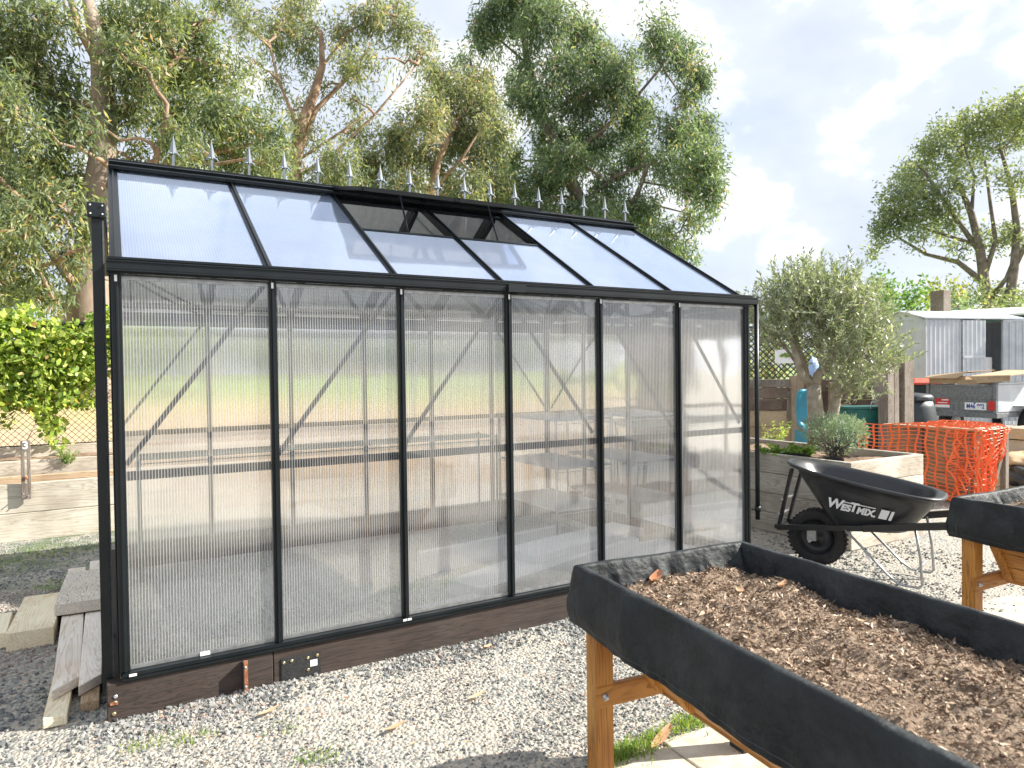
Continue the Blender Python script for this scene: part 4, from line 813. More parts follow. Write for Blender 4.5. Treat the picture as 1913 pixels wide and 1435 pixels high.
def make_planter(name,label,seed):
    t=thing(name,label,'planter',(0,0,0),'raised trough planters on timber legs'); WO[t.name]=Vector((0,0,0))
    hx,hy,H=.375,.90,.81
    # legs
    for sx in(-1,1):
        for sy in(-1,1):
            x,y=sx*.325,sy*.845; lg=MB().box(x-.035,y-.035,.03,x+.035,y+.035,H-.19).build('leg',M['bronzez'],t,.004)
            MB().box(x-.038,y-.038,0,x+.038,y+.038,.075).build('foot_cap',M['rubber'],lg,.004)
    for sy in(-1,1):
        y=sy*.845
        # cross rail laps the outside face of the legs
        yo=y+sy*.0385; yo=y-sy*.0385; yi=y-sy*.010; c=MB().box(-.364,min(yi,yo),.33,.364,max(yi,yo),.405).build('cross_rail',M['bronzex'],t,.004)
        for sx in(-1,1): MB().lathe([(.0,.001*sy),(.013,.0),(.013,-.003*sy),(.008,-.003*sy),(.008,-.011*sy),(.004,-.013*sy),(0,-.013*sy)],(sx*.325,yo,.368),'y',14).build('bolt',M['wire'],c)
        # bolts also on the inner side faces that show
    for sx in(-1,1):
        MB().box(sx*.3665-.006,-.88,H-.10,sx*.3665+.006,.88,H-.014).build('top_rail',M['bronzey'],t,.003)
        # slanted boards of the trough
        for i in range(4):
            a=i/4;c=(i+1)/4-.012
            def sp(q): return Vector((sx*(.345-.235*q),0,.70-.33*q))
            p,q=sp(a),sp(c); mid=(p+q)/2; d=(q-p).normalized()
            MB().bar((mid.x,-.79,mid.z),(mid.x,.79,mid.z),.018,(q-p).length,d).build('side_board',M['bronzey'],t,.002)
        for yy in(-.60,0,.60,-.765,.765):
            p,q=Vector((sx*.360,yy,.70)),Vector((sx*.128,yy,.37)); MB().bar(p,q,.045,.022,(sx*.84,0,-.5)).build('rib',M['bronzez'],t,.003)
    MB().box(-.115,-.79,.35,.115,.79,.37).build('bottom_board',M['bronzey'],t,.002)
    for sy in(-1,1):
        for i in range(4):
            z1=.70-.0825*i; z0=z1-.079; w1=.345-.235*(i/4);w0=.345-.235*((i+1)/4)
            MB().prism([(-w1,sy*.79,z1),(w1,sy*.79,z1),(w0,sy*.79,z0),(-w0,sy*.79,z0)],(0,sy*-.016,0)).build('end_board',M['bronzex'],t,.002)
    # cloth liner with skirt
    nz=lambda x,y,s,o:noise.noise(Vector((x*s+o,y*s,seed)))
    creases=[(-hx,.72,.02,.03),(-hx,.38,-.014,.035),(-hx,-.05,.012,.03),(-hx,-.6,.014,.04),(hx,.45,.012,.03),(hx,-.05,-.012,.035),(-hx,.55,.018,.05),(-hx,.15,.006,.04),(-hx,-.35,.008,.06),(hx,.6,.01,.05),(-.18,hy,.01,.04),(.15,hy,.014,.04),(.0,hy,.008,.03),(-hx,.85,.012,.05),(hx,.2,.008,.05),(hx,-.3,.01,.05)]
    def folds(x,y,j):
        if j<=3:   # inside: vertical gathers, strongest on the far short side
            g=(1.5 if abs(y)>hy-.01 else .5); s=x*1 if abs(y)>hy-.01 else y
            f=g*(.030*nz(s,0,9,j*.1)+.020*abs(math.sin(s*23+3*nz(s,0,4,7)))+.010*nz(s,0,30,j*.2))*(0,.4,1,1)[3-j]
            return -f,(.012*nz(x,y,7,1) if j==0 else .004*nz(x,y,5,2))
        k=max(0,(j-5)/7); f=.020*nz(x,y,3.1,4)*k+.010*nz(x,y,9,j*.13)*k+.008*abs(nz(x,y,15,3+j*.2))*k
        for cx,cy,am,w in creases:
            d=math.dist((x,y),(cx,cy)); 
            if d<w*3: f+=am*math.exp(-(d/w)**2)*math.sin(min(1,k*1.3)*2.6)*(1 if nz(cx,cy,5,2)>-.2 else -1)
        f=max(f,-.004)
        return f,(.010*nz(x,y,4,8)*k if j>9 else 0)+.003*nz(x,y,6,3)
    prof=[(-.048,H-.18),(-.038,H-.11),(-.029,H-.05),(-.018,H-.006),(-.014,H+.001),(.007,H+.001),(.011,H-.005),(.015,H-.035),(.020,H-.09),(.027,H-.13),(.027,H-.165),(.023,H-.190),(.020,H-.202),(.018,H-.212)]
    b=MB(); loopmesh(b,hx,hy,prof,folds); b.build('cloth_liner',M['fabric'],t)
    b=MB(); loopmesh(b,hx,hy,[(.0245,H-.1885),(.0245,H-.1900)],lambda x,y,j:folds(x,y,12)); b.build('hem_stitching',M['stitch'],t)
    b=MB()
    for sx in(-1,1):
        for sy in(-1,1):
            for o in(.0,.010): b.tube([(sx*(hx-.035-o),sy*(hy+.014),H-.01),(sx*(hx-.03-o),sy*(hy+.023),H-.09),(sx*(hx-.022-o),sy*(hy+.036),H-.14),(sx*(hx-.02-o),sy*(hy+.028),H-.205)],.0012,4,False)
            b.tube([(sx*(hx+.014),sy*(hy-.035),H-.01),(sx*(hx+.023),sy*(hy-.03),H-.09),(sx*(hx+.036),sy*(hy-.022),H-.14),(sx*(hx+.028),sy*(hy-.02),H-.205)],.0012,4,False)
    b.build('corner_seam',M['stitch'],t)
    return t
M['bronzez']=M['bronzew']
def soil_in(tr,label,seed,big=True):
    nxs,nys=44,110; H=.715
    def sz(x,y): return H+.028*noise.noise(Vector((x*5,y*5,seed)))+.020*noise.noise(Vector((x*17,y*17,seed)))+.007*noise.noise(Vector((x*45,y*45,seed)))+.018*(1-(x/.35)**2)-.012*max(0,(abs(x)-.28)/.07)
    xs=np.linspace(-.35,.35,nxs);ys=np.linspace(-.88,.88,nys)
    b=MB(); b.add([(x,y,sz(x,y)) for y in ys for x in xs],[(j*nxs+i,j*nxs+i+1,(j+1)*nxs+i+1,(j+1)*nxs+i) for j in range(nys-1) for i in range(nxs-1)],True)
    o=b.build('soil',M['soil'],local=True); tag(o,label,None,None,'stuff')
    n=30000 if big else 6000; x=rng.uniform(-.35,.35,n);y=rng.uniform(-.875,.875,n)**1
    z=np.array([sz(a,c) for a,c in zip(x,y)])+rng.uniform(-.002,.006,n)
    Pp=np.stack([x,y,z],1);Dd=rng.normal(size=(n,3))*np.array([1,1,.28])+np.array([0,0,.08])
    ln=.004+.024*rng.random(n)**3+.022*(rng.random(n)>.985); V,nv=leafverts(Pp,Dd,ln,ln*.22+.0016)
    cz=fastmesh('bark_mulch',V,nv,M['chip'],None,tint=np.clip(rng.beta(1.6,1.9,n),0,1),off=Vector((0,0,0))); tag(cz,'shredded bark scattered over the '+label,None,None,'stuff')
    st=stones('clods',None,[(-.34,.34,-.87,.87,5200 if big else 1200,.002,.008,None)],M['chip'],zf=sz,sink=.6)
    tag(st,'small dark clods lying on the '+label,None,None,'stuff'); return [o,cz,st],sz
def place(objs,x,y,z,rot):
    m=Matrix.Translation((x,y,z))@Matrix.Rotation(rot,4,'Z')
    for o in objs: o.matrix_basis=m@o.matrix_basis
pA=make_planter('trough_planter','nearest raised timber planter with black cloth skirt, filled with brown soil and bark',1)
s1,szf=soil_in(pA,'soil in the nearest planter',3)
def bulge(o):
    # the long sides splay under the weight of the soil
    seen=set()
    def go(q):
        if q.type=='MESH' and q.data.name not in seen:
            seen.add(q.data.name); me=q.data; a=np.zeros(len(me.vertices)*3,np.float32); me.vertices.foreach_get('co',a); a=a.reshape(-1,3); off=np.array(q.matrix_basis.translation) if q.parent is None else np.zeros(3)
            y=a[:,1]+off[1]; a[:,0]=(a[:,0]+off[0])*(1+.085*(.9-y)/1.8)-off[0]; me.vertices.foreach_set('co',a.ravel()); me.update()
        for c in q.children: go(c)
    go(o)
bulge(pA)
for o in s1: bulge(o)
place([pA]+s1,1.690,-2.220,-.07,R(-5.4))
pB=copy_tree(pA); pB.name='trough_planter.001'; pB['label']='raised timber planter with black cloth skirt at the right edge, beside the wheelbarrow'; pB.matrix_basis=Matrix.Identity(4)
s2,szg=soil_in(pB,'soil in the planter at the right edge',8,False)
for o in s2: bulge(o)
place([pB]+s2,4.150,-2.215,-.07,R(-2.0))
def leafthing(name,label,cat,x,y,z,rot,l,w,mat,tint,curl=.25,grp=None):
    b=MB(); vs=[];n=7
    for i in range(n):
        t=i/(n-1); ww=w*math.sin(math.pi*(.06+.88*t))**.8
        for s in(-1,0,1): vs.append(((t-.5)*l,s*ww*.5,curl*l*abs(s)*.35+curl*l*(t-.5)**2*1.6))
    b.add(vs,[(i*3+k,i*3+k+1,(i+1)*3+k+1,(i+1)*3+k) for i in range(n-1) for k in range(2)],True)
    o=b.build(name,mat,None,0,tint=[tint]*((n-1)*2),local=True); o.location=(x,y,z); o.rotation_euler=(random.uniform(-.2,.2),random.uniform(-.2,.2),rot); return tag(o,label,cat,grp)
PM=Matrix.Translation((1.700,-2.222,-.07))@Matrix.Rotation(R(-5.2),4,'Z')
for i,(lx,ly,rt,l,w,tn,lb) in enumerate([(-.10,.83,.5,.085,.045,.18,'curled rusty-orange leaf lying against the far cloth of the nearest planter'),(.10,.62,1.2,.040,.025,.6,'small pale tan leaf on the soil of the nearest planter, left of centre'),(.235,.56,.2,.055,.025,.5,'flat tan leaf at the shadow edge of the nearest planter'),
   (.20,.22,1.9,.03,.012,.95,'tiny whitish leaf in the middle of the nearest planter'),(.27,-.14,.7,.04,.014,.9,'small pale leaf near the right side of the nearest planter')]):
    p=PM@Vector((lx,ly,szf(lx,ly)+.008)); leafthing('fallen_leaf',lb,'leaf',p.x,p.y,p.z,rt,l,w,M['deadleaf'],tn,grp='fallen leaves')
for (x,y,rt,l,lb) in [(.95,-.62,.3,.10,'pale fallen leaf on the gravel right of the black nail plate'),(1.36,-.55,.1,.09,'narrow cream leaf on the gravel below the third panel'),(1.62,-.16,.6,.08,'tan leaf on the gravel close to the timber base'),(.52,-.28,.2,.09,'long pale leaf on the gravel below the rusty bracket'),(1.86,-1.20,.35,.16,'long brown leaf lying along the edge of the paving slab'),(.20,-.85,1.3,.05,'small pinkish leaf on the open gravel at the lower left')]:
    leafthing('fallen_leaf',lb,'leaf',x,y,gz(x,y)+.018,rt,l,l*.26,M['deadleaf'],random.uniform(.5,.95),.12,'fallen leaves')
n=260; P_=np.stack([rng.uniform(-.4,2.6,n),-rng.random(n)**.7*1.5-.04,np.zeros(n)],1); P_[:,2]=[gz(a,c)+.013 for a,c in P_[:,:2]]
V,nv=leafverts(P_,rng.normal(size=(n,3))*np.array([1,1,.15]),.010+.028*rng.random(n)**2,.006*np.ones(n)); tag(fastmesh('leaf_litter',V,nv,M['deadleaf'],None,tint=rng.random(n)),'bits of dry leaf and twig scattered over the gravel',None,None,'stuff')
# lettuce leaf in the far planter
p=Matrix.Translation((4.150,-2.215,-.07))@Matrix.Rotation(R(-2),4,'Z')@Vector((.06,.66,.80))
def sprigs(name,label,cat,x,y,z,n,h,spread,mat,ln,wd,grp=None,oval=False,bias=.5,kind=None,up=1.0,per=14):
    t=thing(name,label,cat,(x,y,z),grp); P_=[];D_2=[];T=[];b=MB()
    for _ in range(n):
        a=random.uniform(0,6.28);l=h*random.uniform(.5,1.1); dx,dy=math.cos(a)*spread*random.random(),math.sin(a)*spread*random.random()
        p0=Vector((x+dx*.25,y+dy*.25,z)); p1=Vector((x+dx,y+dy,z+l*up)); b.tube([p0,(p0+p1)/2+Vector((0,0,l*.08)),p1],[.0022,.0016,.0008],4,False)
        for k in range(per):
            q=p0.lerp(p1,.2+.8*random.random()); P_.append(q); D_2.append((random.gauss(0,1),random.gauss(0,1),random.gauss(.5,.6))); T.append(min(1,max(0,random.gauss(bias,.22))))
    b.build('stem',mat,t,tint=[.3]*len(b.f)); n=len(P_); V,nv=leafverts(np.array(P_),np.array(D_2),ln*rng.uniform(.6,1.2,n),wd*rng.uniform(.7,1.2,n),oval); fastmesh('leaves',V,nv,mat,t,tint=T); return t
leafthing('lettuce_leaf','bright lime leaf in the planter at the right edge','leaf',p.x,p.y,p.z+.005,.1,.16,.05,M['weed'],1.0,.1)
sprigs('seedling','small wilted seedling beside the lime leaf in the right-edge planter','plant',p.x+.06,p.y+.08,p.z-.04,10,.07,.07,M['weed'],.03,.01)
# weeds and grass
def tuft(x,y,n,h,r,label):
    P_=np.stack([rng.normal(x,r,n),rng.normal(y,r*.7,n),np.full(n,gz(x,y)+.0)],1); D_2=np.stack([rng.normal(0,.45,n),rng.normal(0,.45,n),np.ones(n)],1)
    V,nv=leafverts(P_,D_2,h*rng.uniform(.4,1.1,n),.0045*np.ones(n)); o=fastmesh('grass_tuft',V,nv,M['weed'],None,tint=rng.uniform(.2,1,n)); tag(o,label,'grass','grass tufts growing through the gravel')
for a in [(1.70,-1.20,380,.05,.055,'green grass tuft at the near corner of the paving slabs'),(1.58,-1.215,260,.045,.04,'grass tuft against the planter leg by the slabs'),(2.03,-1.16,300,.045,.05,'grass tuft beyond the long brown leaf beside the slabs'),(1.86,-1.17,220,.04,.04,'thin grass in the middle of the slab edge'),
          (.06,-.26,90,.028,.05,'sparse grass sprouts just in front of the timber corner'),(.22,-.30,90,.03,.05,'sparse grass sprouts in front of the angle bracket, to its left'),(.62,-.66,110,.03,.05,'bright grass sprouts on the gravel below the nail plate'),(.55,-.40,50,.022,.05,'faint sprouts below the rusty bracket'),
          (-.32,2.35,350,.03,.10,'mossy grass patch behind the wood pile'),(-.9,3.2,500,.03,.22,'mossy grass patch in the shade at the left edge'),(-.45,3.5,400,.028,.2,'mossy grass patch close to the lower sleeper bed'),(.1,-.75,70,.02,.06,'tiny grass sprouts in the lower left of the gravel')]: tuft(*a)
sprigs('weed','light green feathery weed growing on the upper tier behind the stake','weed',-.42,4.58,.60,16,.16,.13,M['weed'],.035,.010)
# ------------------------------------------------------------------ wheelbarrow (local +y = towards the handles)
wb=thing('wheelbarrow','black plastic-tray wheelbarrow with white lettering parked on the gravel','wheelbarrow',(0,0,0))
wh=MB(); r1=.20
prof=[]
for i in range(17):
    a=2*math.pi*i/16; prof.append((.158+.047*math.cos(a)*(1 if math.cos(a)<0 else .95),.046*math.sin(a)))
wh.lathe(prof,(0,0,.205),'x',40); wheel=wh.build('tyre',M['rubber'],wb)
b=MB()
for k in range(40):
    a=2*math.pi*k/40
    for s in(-1,1):
        c=Vector((s*.019,.201*math.sin(a),.205+.201*math.cos(a))); d=Vector((0,math.cos(a+.0),-math.sin(a))); b.bar(c-Vector((.015*s,0,0))-d*.006,c+Vector((.014*s,0,0))+d*.007,.012,.008,(0,math.sin(a),math.cos(a)))
b.build('tread',M['rubber'],wheel)
MB().lathe([(.118,-.04),(.112,-.034),(.108,-.016),(.085,-.010),(.05,-.014),(.045,-.03),(.022,-.032),(.022,-.055),(0,-.055)],(0,0,.205),'x',32).lathe([(.118,.04),(.112,.034),(.108,.016),(.085,.010),(.05,.014),(.045,.03),(.022,.032),(.022,.055),(0,.055)],(0,0,.205),'x',32).build('rim',M['tray'],wheel)
MB().tube([(-.19,0,.205),(.19,0,.205)],.009,10).build('axle',M['steel'],wheel)
for s in(-1,1):
    # chassis bar that carries on as the handle
    MB().bar((s*.125,-.245,.262),(s*.20,.35,.345),.032,.038).bar((s*.20,.35,.345),(s*.27,1.06,.475),.032,.046).build('chassis_bar',M['barblack'],wb,.003)
    MB().tube([(s*.27,1.04,.472),(s*.275,1.20,.505)],.017,10).build('grip',M['rubber'],wb)
    MB().bar((s*.105,-.235,.285),(s*.13,-.135,.70),.022,.035,(1,0,0)).build('strut',M['barblack'],wb,.002)
    MB().box(s*.128-.012,-.03,.20,s*.128+.012,.03,.275).build('axle_bracket',M['steel'],wb)
    MB().tube([(s*.195,.24,.32),(s*.205,.50,.06),(s*.21,.565,.012),(s*.212,.60,.008),(s*.212,.68,.008),(s*.213,.70,.03),(s*.21,.69,.20),(s*.21,.66,.395)],.0085,8).build('leg',M['steel'],wb)
MB().bar((-.14,-.25,.268),(.14,-.25,.268),.02,.03).build('nose_bar',M['barblack'],wb,.002)
MB().bar((-.13,-.232,.36),(.13,-.232,.36),.02,.008).bar((-.135,-.205,.47),(.135,-.205,.47),.02,.008).build('cross_brace',M['steel'],wb)
MB().tube([(-.212,.66,.10),(.212,.66,.10)],.007,8).build('leg_brace',M['steel'],wb)
MB().add([(.200,.335,.245),(.20,.36,.215),(.201,.40,.13),(.201,.37,.15)],[(0,1,2,3)]).build('paper_tag',M['white'],wb)
# tray
def sq(t,hx,y0,y1,n=3.2):
    c,s=math.cos(t),math.sin(t); return (hx*math.copysign(abs(c)**(2/n),c),(y0+y1)/2+(y1-y0)/2*math.copysign(abs(s)**(2/n),s))
def rimz(y): return .742-.165*(y+.2)+.04*max(0,(-y))**1*1
NT=72; rings=[]
# from outside bottom, up the outside, over the rim, down the inside
spec=[(.0,.14,.60,.305,0),(.165,.14,.60,.305,0),(.19,.11,.63,.335,0),(.255,-.10,.745,.60,1),(.272,-.145,.772,None,-.018),(.293,-.20,.815,None,-.020),(.300,-.21,.825,None,-.010),(.298,-.208,.822,None,.002),(.288,-.195,.81,None,.006),(.266,-.150,.775,None,.000),(.252,-.11,.74,None,-.03),(.180,.12,.615,.345,0),(.155,.15,.59,.318,0),(.0,.15,.59,.318,0)]
vs=[]
for hx,y0,y1,z,o in spec:
    for k in range(NT):
        x,y=sq(2*math.pi*k/NT,max(hx,.001),y0,y1); 
        # the nose is narrower than the handle end
        x*= .80+.20*min(1,max(0,(y+.2)/.6))
        zz=(rimz(y)+o) if z is None else (z if o==0 else rimz(y)-.09)
        if z is not None and o==0: zz=z+.055*(y-.14) 
        x*=.95; y=.31+(y-.31)*.965; vs.append((x,y,zz))
tb=MB(); tb.add(vs,[(j*NT+k,j*NT+(k+1)%NT,(j+1)*NT+(k+1)%NT,(j+1)*NT+k) for j in range(len(spec)-1) for k in range(NT)],True)
tray=tb.build('tray',M['tray'],wb)
# lettering lies on the flank: flank runs from (.19,z .335) to (.255,z ~.6)
n0=Vector((.272-.19,0,0)); top=Vector((.255,.33,.575)); bot=Vector((.193,.33,.345)); upv=(top-bot).normalized(); 
alongv=Vector((0.0,1,-.0)); alongv=Vector((0,1,-.12)).normalized(); nrm=(alongv.cross(upv)).normalized(); upv2=nrm.cross(alongv).normalized()
if nrm.x<0: nrm=-nrm
def flank(y,k,o=.004):
    p=bot.lerp(top,k); p.x*=.955; p.y=y; return p+nrm*o
ctr=flank(.33,.60,.012); fm=Matrix((( alongv.x,upv2.x,nrm.x,ctr.x),(alongv.y,upv2.y,nrm.y,ctr.y),(alongv.z,upv2.z,nrm.z,ctr.z),(0,0,0,1)))
WL=M['lettering']
def tx(s,size,x,y,sx=1,bold=.0034): return text(s,size,WL,tray,fm@Matrix.Translation((x,y,0)),shear=.28,extr=.0008,sx=sx,bold=bold)
tx('W',.098,-.155,.0,.95); tx('ES',.066,-.082,-.014,.95); tx('T',.092,-.034,.0,.9); tx('MIX.',.066,.046,-.014,.88)
def fq(x0,x1,y0,y1,sh=.28):
    b=MB(); pts=[(x0+y0*sh,y0),(x1+y0*sh,y0),(x1+y1*sh,y1),(x0+y1*sh,y1)]
    vs=[fm@Vector((a,c,-.0005)) for a,c in pts]+[fm@Vector((a,c,.0015)) for a,c in pts]; b.add(vs,[(3,2,1,0),(4,5,6,7),(0,1,5,4),(1,2,6,5),(2,3,7,6),(3,0,4,7)]); return b.build('logo_mark',WL,tray)
fq(-.108,-.030,.026,.032); fq(-.010,.098,.026,.032); fq(.132,.182,-.036,.032); fq(.192,.210,-.036,.032)
place([wb],4.395,-.035,.0,R(-159.5))
# ------------------------------------------------------------------ olive bed
ob=thing('planter_bed','grey weathered sleeper bed holding the olive tree, right of the greenhouse','raised bed',(5.6,.9,0))
cx0,cy0,hz=4.93,.06,.69
for i in range(4):
    z0=i*.1725; z1=z0+.169
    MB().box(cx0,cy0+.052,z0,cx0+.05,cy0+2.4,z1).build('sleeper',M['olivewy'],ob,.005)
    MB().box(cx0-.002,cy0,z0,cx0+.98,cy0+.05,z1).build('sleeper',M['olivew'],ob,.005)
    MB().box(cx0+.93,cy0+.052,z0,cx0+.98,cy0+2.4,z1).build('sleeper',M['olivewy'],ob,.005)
    MB().box(cx0,cy0+2.402,z0,cx0+.98,cy0+2.45,z1).build('sleeper',M['olivew'],ob,.005)
b=MB(); xs=np.linspace(cx0+.05,cx0+.93,34); ys=np.linspace(cy0+.05,cy0+2.40,50)
b.add([(x,y,.625+.04*noise.noise(Vector((x*4,y*4,2)))) for y in ys for x in xs],[(j*34+i,j*34+i+1,(j+1)*34+i+1,(j+1)*34+i) for j in range(49) for i in range(33)],True)
tag(b.build('soil',M['sleeper_dirt']),'reddish-brown soil in the olive bed',None,None,'stuff')
b=MB(); pts=[(cx0+.06,cy0+.1+i*.09,.70+.012*math.sin(i*1.7)) for i in range(22)]
for i in range(21): b.quad(pts[i],pts[i+1],Vector(pts[i+1])+Vector((.02,0,-.09)),Vector(pts[i])+Vector((.02,0,-.09)))
b.build('liner_edge',M['rubbercloth'],ob)
# olive tree : trunk forks low, second leaning stem on the right
ol=thing('olive_tree','multi-stemmed olive tree with small silvery leaves growing from the sleeper bed','tree',tuple(at(1525,800,6.75)))
Do=6.75
def OA(l): return [at(px,py,Do+d) for px,py,d in l]
b=MB()
b.tube(OA([(1527,830,0),(1525,790,0),(1522,750,0),(1520,718,0)]),(.085,.072,.064,.058),12); b.build('trunk',M['olivebark'],ol)
lim=[(OA([(1519,722,0),(1497,702,-.05),(1492,680,-.08),(1485,655,-.1),(1470,610,-.15)]),(.045,.036,.030,.024,.014)),
 (OA([(1520,722,0),(1505,700,.05),(1500,675,.06),(1490,650,.1),(1480,600,.15),(1478,540,.2)]),(.042,.036,.032,.026,.016,.008)),
 (OA([(1522,725,0),(1528,700,0),(1540,685,0),(1558,668,0),(1565,640,.05),(1560,590,.1),(1555,540,.1)]),(.046,.038,.034,.032,.028,.016,.008)),
 (OA([(1550,830,.1),(1552,790,.1),(1560,755,.1),(1566,725,.1),(1560,705,.1)]),(.062,.052,.045,.038,.028)),
 (OA([(1564,735,.1),(1590,720,.1),(1605,690,.1),(1610,655,.1),(1625,620,.1)]),(.034,.030,.026,.020,.010)),
 (OA([(1600,700,.1),(1625,660,0),(1645,630,0),(1660,600,-.1)]),(.02,.016,.012,.007)),
 (OA([(1566,725,.1),(1575,680,.2),(1590,640,.25),(1600,580,.3)]),(.026,.022,.016,.008)),
 (OA([(1590,720,.1),(1625,715,.0),(1650,700,-.1)]),(.018,.012,.007)),(OA([(1497,690,0),(1460,640,0),(1440,600,0)]),(.018,.012,.007)),(OA([(1540,685,0),(1530,640,.2),(1520,580,.25),(1515,530,.3)]),(.022,.016,.012,.006))]
b=MB()
for p,r in lim: b.tube(p,r,8)
b.build('limb',M['olivebark'],ol)
shoots=MB(); LP=[];LD=[];LT=[]
ell=[(1450,600,45,42,1),(1490,570,45,45,1),(1540,570,50,45,1),(1580,595,50,45,1),(1510,625,55,34,1),(1570,640,40,34,.8),(1450,640,36,20,.6),(1620,600,36,40,.7),(1640,640,34,40,.7),(1600,690,46,34,.8),(1560,690,30,28,.5),(1650,690,34,16,.5),(1590,740,22,18,.45),(1420,590,18,36,.5),(1530,545,70,24,.8),(1610,740,26,14,.3)]
lpts=[q for p,_ in lim for q in p[1:]]
for px,py,rx,ry,k in ell:
    for _ in range(int(rx*ry*.058*k)+3):
        a=random.uniform(0,6.28);r=math.sqrt(random.random()); c=at(px+rx*r*math.cos(a),py+ry*r*math.sin(a),Do+random.gauss(0,.27))
        base=c; d=Vector((random.gauss(0,.42)+.12*(px-1530)/100,random.gauss(0,.42),random.gauss(.75,.45))).normalized(); l=random.uniform(.12,.32)
        pts=[base,base+d*l*.5+Vector((random.gauss(0,.012),0,0)),base+d*l+Vector((0,0,random.uniform(-.02,.03)))]
        shoots.tube(pts,[.003,.0022,.001],4,False); tone=random.gauss(.45,.12)
        for i in range(int(l/.0115)):
            t=(i+1)/(l/.0115); p=pts[0].lerp(pts[2],min(1,t)); s=1 if i%2 else -1; sd=d.cross(Vector((random.gauss(0,1),random.gauss(0,1),random.gauss(0,1)))).normalized()*s
            LP.append(p);LD.append(sd*.8+d*.75);LT.append(min(1,max(0,random.gauss(tone,.2))))
# long upright and sideways shoots that break the outline
for px,py,ex,ey in [(1430,560,1418,505),(1450,560,1447,492),(1470,550,1462,488),(1490,545,1488,485),(1510,545,1505,480),(1500,560,1520,492),(1590,560,1598,498),(1580,570,1586,505),(1600,575,1606,510),(1550,555,1558,520),(1655,670,1708,612),(1650,680,1712,640),(1640,650,1690,625),(1660,690,1712,660),(1630,690,1690,668),(1420,600,1405,560),(1480,540,1475,478),(1640,600,1665,565),(1540,550,1540,505)]:
    p0=at(px,py,Do-.1);p1=at(ex,ey,Do-.15); shoots.tube([p0,(p0+p1)/2+Vector((0,0,.01)),p1],[.004,.003,.001],4,False); d=(p1-p0).normalized(); l=(p1-p0).length
    for i in range(int(l/.011)):
        p=p0.lerp(p1,i*.011/l); sd=d.cross(Vector((random.gauss(0,1),random.gauss(0,1),random.gauss(0,1)))).normalized(); LP.append(p);LD.append(sd*.7+d*.9);LT.append(min(1,max(0,random.gauss(.5,.2))))
shoots.build('twigs',M['olivebark'],ol)
n=len(LP); V,nv=leafverts(np.array([tuple(p) for p in LP]),np.array([tuple(p) for p in LD]),0.050*rng.uniform(.6,1.2,n),.0135*rng.uniform(.8,1.2,n)); fastmesh('crown',V,nv,M['olive'],ol,tint=LT)
# grey herb that spills over the bed
he=thing('grey_herb','domed grey-green cushion bush spilling over the edge of the olive bed','shrub',tuple(at(1560,850,6.3)))
LP=[];LD=[];LT=[];b=MB()
for px,py,rx,ry,k in [(1565,808,44,28,1),(1530,805,34,22,1),(1595,815,26,28,1),(1560,835,34,18,.8),(1545,790,40,16,.8),(1580,795,36,18,.9)]:
    for _ in range(int(rx*ry*.26*k)):
        a=random.uniform(0,6.28);r=math.sqrt(random.random());p=at(px+rx*r*math.cos(a),py+ry*r*math.sin(a),6.45+random.gauss(0,.13)+.004*(830-py)); c=at(px,py+20,6.5); d=(p-c).normalized()
        for i in range(9): LP.append(p+d*i*.004);LD.append(d*1.1+Vector((random.gauss(0,.6),random.gauss(0,.6),random.gauss(.1,.6))));LT.append(min(1,max(0,random.gauss(.5,.18))))
n=len(LP);V,nv=leafverts(np.array([tuple(p) for p in LP]),np.array([tuple(p) for p in LD]),.020*rng.uniform(.6,1.2,n),.0055*np.ones(n)); fastmesh('foliage',V,nv,M['santolina'],he,tint=LT)
c=at(1560,850,6.42)
for _ in range(120):
    q=at(random.uniform(1520,1610),random.uniform(800,860),6.42+random.uniform(-.1,.1)); b.tube([c+Vector((random.uniform(-.05,.05),random.uniform(-.05,.05),-.05)),(c+q)/2,q],[.004,.003,.0015],4,False)
b.build('stems',M['barkdark'],he)
q=at(1455,845,6.6); sprigs('strawberry_plant','low green leafy plants at the left end of the olive bed','plant',q.x,q.y,.63,40,.10,.28,M['weed'],.04,.026,oval=True,bias=.4,per=8)
q=at(1500,830,6.6); sprigs('strawberry_plant','green leafy clump just left of the grey herb bush','plant',q.x,q.y,.63,30,.12,.16,M['weed'],.04,.026,oval=True,bias=.35,per=8)
q=at(1450,805,8.2); sprigs('weed','yellow-green weed with a tall stalk beyond the olive bed','weed',q.x,q.y,.55,16,.28,.22,M['weed'],.05,.015,bias=.9)
# ------------------------------------------------------------------ timber bed wrapped in orange mesh
mb_=thing('mesh_bed','tan timber garden bed draped with orange barrier mesh behind the wheelbarrow','raised bed',(7.85,.9,0))
X0,Y0,Hm=7.55,.486,.765
for i in range(5):
    z0=i*.153;z1=z0+.149
    MB().box(X0,Y0+.042,z0,X0+.04,Y0+.88,z1).build('sleeper',M['tanwy'],mb_,.004); MB().box(X0,Y0,z0,X0+.60,Y0+.04,z1).build('sleeper',M['tanw'],mb_,.004)
    MB().box(X0+.56,Y0+.042,z0,X0+.60,Y0+.88,z1).build('sleeper',M['tanwy'],mb_,.004)
    MB().box(X0,Y0+.882,z0,X0+.60,Y0+.92,z1).build('sleeper',M['tanw'],mb_,.004)
for x,y in((X0-.05,Y0+.5),(X0-.05,Y0+.02)): MB().box(x,y,0,x+.048,y+.07,Hm).build('post',M['greywz'],mb_,.004)
MB().box(X0+.22,Y0-.05,0,X0+.28,Y0-.002,Hm).build('post',M['tanwz'],mb_,.004); MB().box(X0+.52,Y0-.05,0,X0+.585,Y0-.002,Hm).build('post',M['greywz'],mb_,.004)
MB().bar((X0+.34,Y0-.03,.25),(X0+.52,Y0-.03,.62),.04,.05).build('brace',M['greywz'],mb_,.003)
